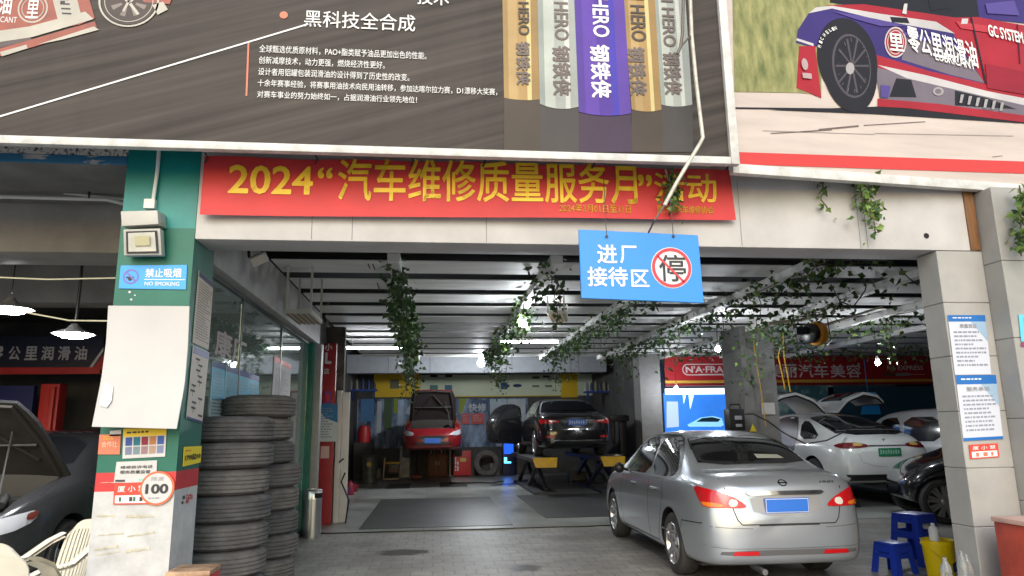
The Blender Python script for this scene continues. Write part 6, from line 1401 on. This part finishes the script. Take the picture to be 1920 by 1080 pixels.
b = MB(); b.poly(FL, [fpx(FL, *q_) for q_ in ((1304, 791), (1315, 784), (1334, 782), (1350, 786), (1345, 791))], .046); b.build('printed_window', prm((.03, .08, .12)), lp)
b = MB(); b.poly(FL, [fpx(FL, *q_) for q_ in ((1249, 753), (1270, 753), (1272, 800), (1249, 802))], .044); b.build('pale_panel', mat('lit_pale', (.35, .45, .65), .4, emit=.4, ecol=(.45, .58, .9)), lp)
b = MB(); b.poly(FL, [fpx(FL, *q_) for q_ in ((1279, 741), (1285, 741), (1281, 758))], .046); b.poly(FL, [fpx(FL, *q_) for q_ in ((1290, 741), (1300, 741), (1293, 768))], .046); b.build('printed_gleam', mat('lit_gleam', (.5, .7, .9), .4, emit=.9, ecol=(.5, .8, 1)), lp)
b = MB(); b.fbox(FL, r[0]+.02, r[0]+.12, .013, p4[1], 0, .1); tag(b.build('booth_jamb', white), 'white upright at the right of the lit blue picture', 'post')
# pale graphics and glass behind the white car
mu2 = thing('wall_mural', 'pale teal printed wall behind the white car under the red sign', 'mural', tuple(atY(1500, 800, 18.6)))
FM = FY(18.6); p = fpx(FM, 1452, 830); r = fpx(FM, 1560, 718); b = MB(); b.fbox(FM, p[0], r[0], .5, r[1], 0, .03); b.build('sheet', mat('teal_print', (.10, .30, .36), .5, var=.4, sc=2.2, col2=(.38, .50, .46), thr=(.42, .6)), mu2)
p = fpx(FM, 1488, 777); r = fpx(FM, 1504, 752); b = MB(); b.poly(FM, [(p[0], p[1]), (r[0], p[1]), (r[0]-.04, p[1]+.18), (p[0]+.17, r[1]), (p[0]+.06, r[1]), (p[0]+.05, p[1]+.2)], .034); b.build('printed_figure', prm((.06, .06, .08)), mu2)
p = fpx(FM, 1560, 830); r = fpx(FM, 1760, 724); b = MB(); b.fbox(FM, p[0]+.02, r[0], .5, r[1], 0, .03); tag(b.build('window_wall', mat('blue_glass', (.03, .09, .14), .15, spec=.8)), 'dim bluish window wall behind the white car, right of the teal print', 'window')
p = fpx(FY(17.8), 1615, 777); r = fpx(FY(17.8), 1647, 735); b = MB(); F = FY(17.8); b.prism([F.p(p[0], p[1]), F.p(r[0], p[1]), F.p(r[0]-.06, r[1]), F.p(p[0]+.16, r[1])], (0, .02, 0)); b.tube([F.p(p[0]+.25, r[1]), F.p(p[0]+.25, 3.4)], .008)
tag(b.build('hanging_cloth', mat('bright_blue', (.02, .40, .95), .5, emit=.0)), 'bright blue sheet hung between the raised doors of the white car', 'sheet')
# machine with cables on the middle pillar
q = atY(1376, 785, 12.9); em = thing('jump_charger', 'black battery charger with cables hung on the left of the middle pillar', 'charger', (q.x, 12.8, q.z-.25))
b = MB(); b.box(q.x-.16, q.x+.14, 12.72, 12.98, q.z-.22, q.z+.18); b.build('case', black, em, bevel=.02); b = MB(); F = FY(12.718); b.rect(F, q.x-.06, q.x+.08, q.z-.02, q.z+.05); b.rect(F, q.x-.05, q.x+.07, q.z-.15, q.z-.10); b.build('panel', mat('charger_panel', (.35, .34, .38), .4), em)
b = MB(); b.tube([(q.x-.12, 12.8, q.z+.18), (q.x-.1, 12.8, q.z+.26), (q.x+.08, 12.8, q.z+.26), (q.x+.1, 12.8, q.z+.18)], .016); b.build('handle', black, em)
b = MB(); P = lambda x, y, Y: atY(x, y, Y); b.tube([P(1394, 777, 12.7), P(1412, 776, 12.6), P(1440, 790, 12.5), P(1470, 812, 12.4), P(1510, 832, 12.45), P(1550, 826, 12.5), P(1590, 806, 12.6), P(1598, 795, 12.7)], .014); tag(b.build('charging_cable', black, smooth=60), 'black cable looping from the battery charger to the white car', 'cable')
hy = mat('hose_yellow', (.62, .36, .02), .5)
for lab, pts, rr in (('yellow hose running down the face of the middle pillar', [P(1410, 600, 12.9), P(1415, 660, 12.92), P(1428, 740, 12.92), P(1436, 800, 12.92)], .010), ('left yellow air hose hanging before the red sign', [P(1465, 640, 12.2), P(1459, 668, 12.2), P(1466, 700, 12.2), P(1472, 730, 12.2)], .011), ('right yellow air hose hanging before the red sign', [P(1468, 625, 12.15), P(1470, 668, 12.15), P(1477, 706, 12.15), P(1482, 735, 12.15)], .011)):
    b = MB(); b.tube(pts, rr); tag(b.build('air_hose', hy, smooth=60), lab, 'hose', 'yellow air hoses')
q = atY(1440, 765, 12.97); b = MB(); b.box(q.x-.12, q.x+.14, 12.97, 12.99, q.z-.12, q.z+.10); tag(b.build('paper_note', paper), 'pale paper note stuck on the middle pillar', 'note')
b = MB(); F = FY(12.985); q = atY(1412, 802, 12.98); b.poly(F, [(q.x-.07, q.z-.07), (q.x+.07, q.z-.07), (q.x, q.z+.07)], 0, 0, .004); tag(b.build('warning_label', mat('warn_yellow', (.7, .55, .02), .5)), 'yellow triangle label low on the middle pillar', 'label')
# orange hose reel under the ceiling
q = atY(1528, 625, 10.6); hr = thing('hose_reel', 'orange hose reel with a black side hung under the ceiling before the red sign', 'hose reel', tuple(q))
om = mat('reel_orange', (.80, .30, .02), .4, var=.1); b = MB(); b.lathe([(.001, 0), (.15, 0), (.19, .02), (.19, .12), (.15, .15), (.001, .15)], q+V((-.02, 0, 0)), (1, .25, 0), 28); b.build('drum', om, hr, smooth=40)
b = MB(); b.lathe([(.001, 0), (.13, 0), (.16, .02), (.16, .10), (.001, .10)], q+V((-.13, -.02, 0)), (1, .25, 0), 24); b.box(q.x-.34, q.x-.14, q.y-.06, q.y+.06, q.z-.02, q.z+.10); b.build('side_case', black, hr, smooth=40)
b = MB(); b.tube([q+V((.05, 0, .18)), q+V((.04, 0, .34)), V((q.x+.04, q.y, 3.44))], .012); b.tube([q+V((-.2, 0, .05)), q+V((-.28, -.02, -.10)), q+V((-.15, -.04, -.26)), q+V((.05, -.04, -.30)), q+V((.24, -.03, -.12)), q+V((.24, 0, .25))], .008); b.build('hose', black, hr, smooth=60)
b = MB(); b.tube([P(1535, 612, 10.9), P(1590, 596, 10.7), P(1655, 575, 10.5)], .02); b.tube([P(1440, 606, 10.9), P(1500, 600, 10.9), P(1550, 588, 10.8)], .025); tag(b.build('branch_pole', mat('bark_grey', (.34, .30, .24), .7, var=.3), smooth=50), 'pale crooked poles lying under the ceiling beside the hose reel', 'pole')
b = MB(); b.tube([P(1556, 530, 9), P(1575, 565, 9), P(1600, 575, 9), P(1622, 545, 9), P(1628, 515, 9)], .008); b.tube([P(1688, 502, 8), P(1702, 520, 8), P(1722, 535, 8)], .008); b.tube([P(1575, 565, 9), P(1560, 590, 9.4), P(1575, 605, 9.5)], .007); tag(b.build('loose_wire', black, smooth=60), 'black wires sagging under the ceiling by the tiled pillar', 'wire')

# more workshop clutter before the rear wall
q = Z0(757, 896); b = MB(); T = Matrix.Translation((q.x, q.y+.2, .013)) @ Matrix.Rotation(math.radians(-9), 4, 'X'); b.box(-.16, .18, -.012, .012, .008, 1.05, 0, T); tag(b.build('metal_panel', mat('panel_grey', (.22, .22, .20), .45, metal=.3, var=.3)), 'grey metal panel leaning beside the yellow framed cart', 'panel')
q = Z0(782, 900); jk = thing('trolley_jack', 'small dark red trolley jack on the floor left of the wooden cabinet', 'jack', (q.x, q.y, .012)); b = MB(); b.box(q.x-.14, q.x+.14, q.y, q.y+.6, .06, .16); b.build('body', mat('jack_red', (.22, .02, .02), .5), jk, bevel=.02)
b = MB(); b.tube([(q.x, q.y+.1, .16), (q.x-.02, q.y-.15, .55), (q.x-.03, q.y-.3, .95)], .022); b.build('handle', black, jk)
for sx in (-.16, .16): b = MB(); b.cyl((q.x+sx-.02, q.y+.08, .06), (q.x+sx+.02, q.y+.08, .06), .055); b.build('wheel', black, jk, smooth=40)
for i, (px, py, w_, h_, c_, lab) in enumerate([(928, 893, .34, .42, (.10, .09, .08), 'dim grey tool box between the dusty tyre and the blue machine'), (704, 899, .30, .34, (.16, .10, .06), 'brown carton on the floor beside the olive drum'), (1085, 905, .5, .3, (.05, .05, .06), 'dark tool chest on the floor between the yellow lift ends')]):
    q = Z0(px, py); b = MB(); b.box(q.x-w_/2, q.x+w_/2, q.y+.05, q.y+.4, .013, .013+h_); b.box(q.x-w_/2+.02, q.x+w_/2-.02, q.y+.035, q.y+.049, .05, h_*.5); b.box(q.x-.06, q.x+.06, q.y+.03, q.y+.049, h_*.65, h_*.75); tag(b.build('tool_box', mat('box_tone', c_, .5, var=.2), bevel=.01), lab, 'box')
b = MB(); q = Z0(862, 906); b.tube([(q.x-.3, q.y, .03), (q.x, q.y-.3, .03), (q.x+.5, q.y-.1, .03), (q.x+.9, q.y-.5, .03), (q.x+1.3, q.y+.2, .03)], .02); tag(b.build('air_line', black, smooth=60), 'dark hose lying on the floor before the red tool cabinet', 'hose')
# grime: oil spots on the paving and dry leaves blown against the kerb of the hall
spot = mat('oil_spot', (.075, .07, .064), .3, var=.3, sc=10)
R = random.Random(11)
for i, (x, y, r_, lab) in enumerate([(1.0, 8.3, .22, 'dark oil spot on the paving left of the silver car'), (-.4, 9.6, .30, 'broad dark oil spot on the paving before the middle floor plate'), (.6, 6.9, .14, 'small dark oil spot on the paving nearest the street')]):
    b = MB(); n = 22; b.add([(x+r_*(1+R.uniform(-.3, .3))*math.cos(6.283*k/n), y+r_*.8*(1+R.uniform(-.3, .3))*math.sin(6.283*k/n), .0055) for k in range(n)], [tuple(range(n))]); tag(b.build('oil_spot', spot), lab, 'stain', 'oil spots on the paving')
# ================================================================ IVY
leafm = [mat('leaf_dark', (.034, .078, .022), .5, var=.2), mat('leaf_mid', (.065, .13, .032), .5, var=.2), mat('leaf_light', (.16, .245, .05), .5, var=.2), mat('vine_stem', (.12, .09, .05), .8)]
def leaf(b, p, s, R, m):
    d = V((R.uniform(-1, 1), R.uniform(-1, 1), R.uniform(-1.2, .3))).normalized(); t = d.orthogonal().normalized(); t.rotate(Matrix.Rotation(R.uniform(0, 6.28), 3, d)); n = d.cross(t)
    q = [p, p+d*s*.35+t*s*.42+n*s*.06, p+d*s*.55+t*s*.22, p+d*s+n*s*-.05, p+d*s*.55-t*s*.22, p+d*s*.35-t*s*.42+n*s*.06]
    b.add(q, [(0, 1, 2), (0, 2, 3), (0, 3, 4), (0, 4, 5)], m)
def vine(label, paths, dens, spread, size, seed, mix=(5, 4, 1), drop=.0, group='ivy garlands under the ceiling'):
    """stems follow the paths; leaves cluster round them in tufts"""
    R = random.Random(seed); b = MB(); pool = [0]*mix[0]+[1]*mix[1]+[2]*mix[2]
    for path in paths:
        path = [V(p) for p in path]; b.tube(path, .006, 5, 3)
        for a, c_ in zip(path[:-1], path[1:]):
            L = (c_-a).length; n = max(1, int(L*dens))
            for i in range(n):
                t_ = R.random(); tuft = .35+.65*abs(math.sin((a+(c_-a)*t_).y*4.1+(a+(c_-a)*t_).z*9+seed))
                if R.random() > tuft: continue
                p = a+(c_-a)*t_+V((R.gauss(0, spread), R.gauss(0, spread), R.gauss(0, spread)-drop*R.random()**1.5))
                leaf(b, p, size*R.uniform(.45, 1.45), R, R.choice(pool))
    return tag(b.build('hanging_vine', leafm, recalc=False), label, 'ivy', group)
def beamline(x, y0, y1, z=3.36, n=16, seed=0, w=.07):
    R = random.Random(seed); return [(x+R.uniform(-w, w), y0+(y1-y0)*i/n, z+R.uniform(-.05, .05)) for i in range(n+1)]
def hang(x, y, z, l, seed=0, n=7):
    R = random.Random(seed); xx, yy = x, y; out = []
    for i in range(n+1): out.append((xx, yy, z-l*i/n)); xx += R.uniform(-.03, .03); yy += R.uniform(-.03, .03)
    return out
vine('thick ivy garland hanging left of the middle, straight down the ceiling carrier', [beamline(-.45, 7.6, 15, 3.36, seed=1), beamline(-.42, 8.2, 15, 3.26, seed=2), beamline(-.48, 9, 14, 3.22, seed=12)]+[hang(-.46+.06*math.sin(y_*3), y_, 3.36, l, int(y_*10)) for y_, l in ((9.2, .35), (10.4, .45), (11.5, .5), (11.9, .6), (12.3, .8), (12.6, .8), (12.9, .95), (13.3, 1.0), (13.6, 1.05), (14.2, 1.2))], 95, .075, .085, 3, drop=.12)
vine('ivy garland along the carrier left of the blue sign, trailing to the rear lamps', [beamline(1.36, 7.6, 18, 3.38, seed=3), beamline(1.36, 10, 17.5, 3.26, seed=4)]+[hang(1.36+dx, y_, 3.36, l, int(y_*7)) for dx, y_, l in ((.05, 11, .3), (-.05, 12.5, .35), (.1, 14, .55), (-.1, 14.8, .8), (.08, 15.4, .95), (.12, 16.2, .9), (-.12, 16.6, .5), (.22, 15.8, .7))], 62, .10, .08, 5, drop=.15)
vine('ivy garland along the carrier behind the blue sign', [beamline(2.86, 8, 18, 3.38, seed=5), beamline(2.84, 9, 17, 3.28, seed=6)]+[hang(2.86+dx, y_, 3.36, l, int(y_*9)) for dx, y_, l in ((.05, 10.5, .3), (.1, 12, .45), (-.1, 13.5, .45), (.1, 15.2, .6), (-.1, 16.4, .9), (.1, 16.9, .75))], 58, .10, .08, 7, drop=.15)
vine('ivy garland along the carrier at the right edge of the blue sign', [beamline(4.42, 7.2, 18, 3.38, seed=7), beamline(4.40, 8.4, 16.5, 3.28, seed=8)]+[hang(4.42+dx, y_, 3.36, l, int(y_*11)) for dx, y_, l in ((.0, 9.0, .45), (.1, 10.6, .5), (-.1, 12, .55), (.1, 13.5, .8), (-.1, 15, .6), (.1, 16.4, .7))], 60, .11, .08, 9, drop=.18)
vine('ivy garland by the middle pillar, hanging before the red sign', [beamline(6.1, 8.6, 17.5, 3.36, seed=9), beamline(5.95, 9.5, 12.6, 3.28, seed=19)]+[hang(5.6+dx, y_, 3.36, l, int(y_*13)) for dx, y_, l in ((.1, 10.5, .9), (.0, 11.6, .9), (.2, 12.5, 1.2), (.7, 12.4, .7), (.6, 14, .6), (.35, 11.4, .5))], 58, .10, .08, 11, drop=.15)
vine('ivy garland at the far right over the white car', [beamline(7.72, 9.0, 17, 3.36, seed=10)]+[hang(7.72+dx, y_, 3.40, l, int(y_*17)) for dx, y_, l in ((0, 11.0, .75), (.1, 11.3, .85), (.5, 12, .45), (-.2, 13, .5))], 65, .10, .08, 13, (3, 4, 3), drop=.12)
vine('long low ivy trail just above the red sign', [[(6.1+i*.45, 16.2+.2*math.sin(i), 3.30+.06*math.sin(i*1.7)) for i in range(16)]], 70, .12, .09, 15, drop=.1)
vine('ivy tuft spreading under the front of the ceiling right of the blue sign', [[(4.2, 7.4, 3.40), (4.6, 7.5, 3.36), (5.0, 7.45, 3.38), (5.5, 7.6, 3.38)], beamline(4.5, 7.3, 8.6, 3.34, 6, seed=22)], 70, .10, .09, 17, (3, 4, 3), drop=.08)
q = atY(1262, 345, 4.86)
vine('bushy ivy tuft growing over the right end of the red banner', [[q+V((0, .02, .08)), q+V((.01, 0, 0)), q+V((0, 0, -.06))], [q+V((-.02, 0, -.04)), q+V((0, 0, -.14)), q+V((-.02, 0, -.22))]], 420, .035, .05, 21, (3, 5, 3), group='ivy sprigs on the shop front')
q = atY(1548, 330, 4.92)
vine('thin ivy sprig under the racing car billboard, left of the fuller one', [hang(q.x, 4.93, q.z, .28, 3), [(q.x-.1, 4.94, q.z-.005), (q.x+.06, 4.94, q.z-.005)]], 110, .03, .05, 23, (3, 3, 3), group='ivy sprigs on the shop front')
q = atY(1618, 332, 4.92)
vine('full green ivy sprig under the racing car billboard with a bare tip', [hang(q.x, 4.93, q.z, .36, 4), hang(q.x+.02, 4.92, q.z, .30, 5), hang(q.x+.02, 4.93, q.z, .47, 4)], 190, .035, .055, 25, (2, 4, 5), group='ivy sprigs on the shop front')
q = atY(1912, 352, 4.70)
vine('ivy sprig hanging at the right edge of the view', [hang(q.x, 4.70, q.z+.02, .55, 6), hang(q.x+.05, 4.70, q.z, .5, 7)], 300, .04, .06, 27, (2, 4, 5), group='ivy sprigs on the shop front')
q = atY(1046, 490, 8.6)
vine('thin ivy strands dangling just left of the blue sign', [hang(q.x, 8.6, 3.4, .62, 8), hang(q.x+.07, 8.7, 3.38, .35, 9)], 70, .04, .07, 29, (3, 4, 3), group='ivy sprigs on the shop front')
bpy.context.view_layer.update()
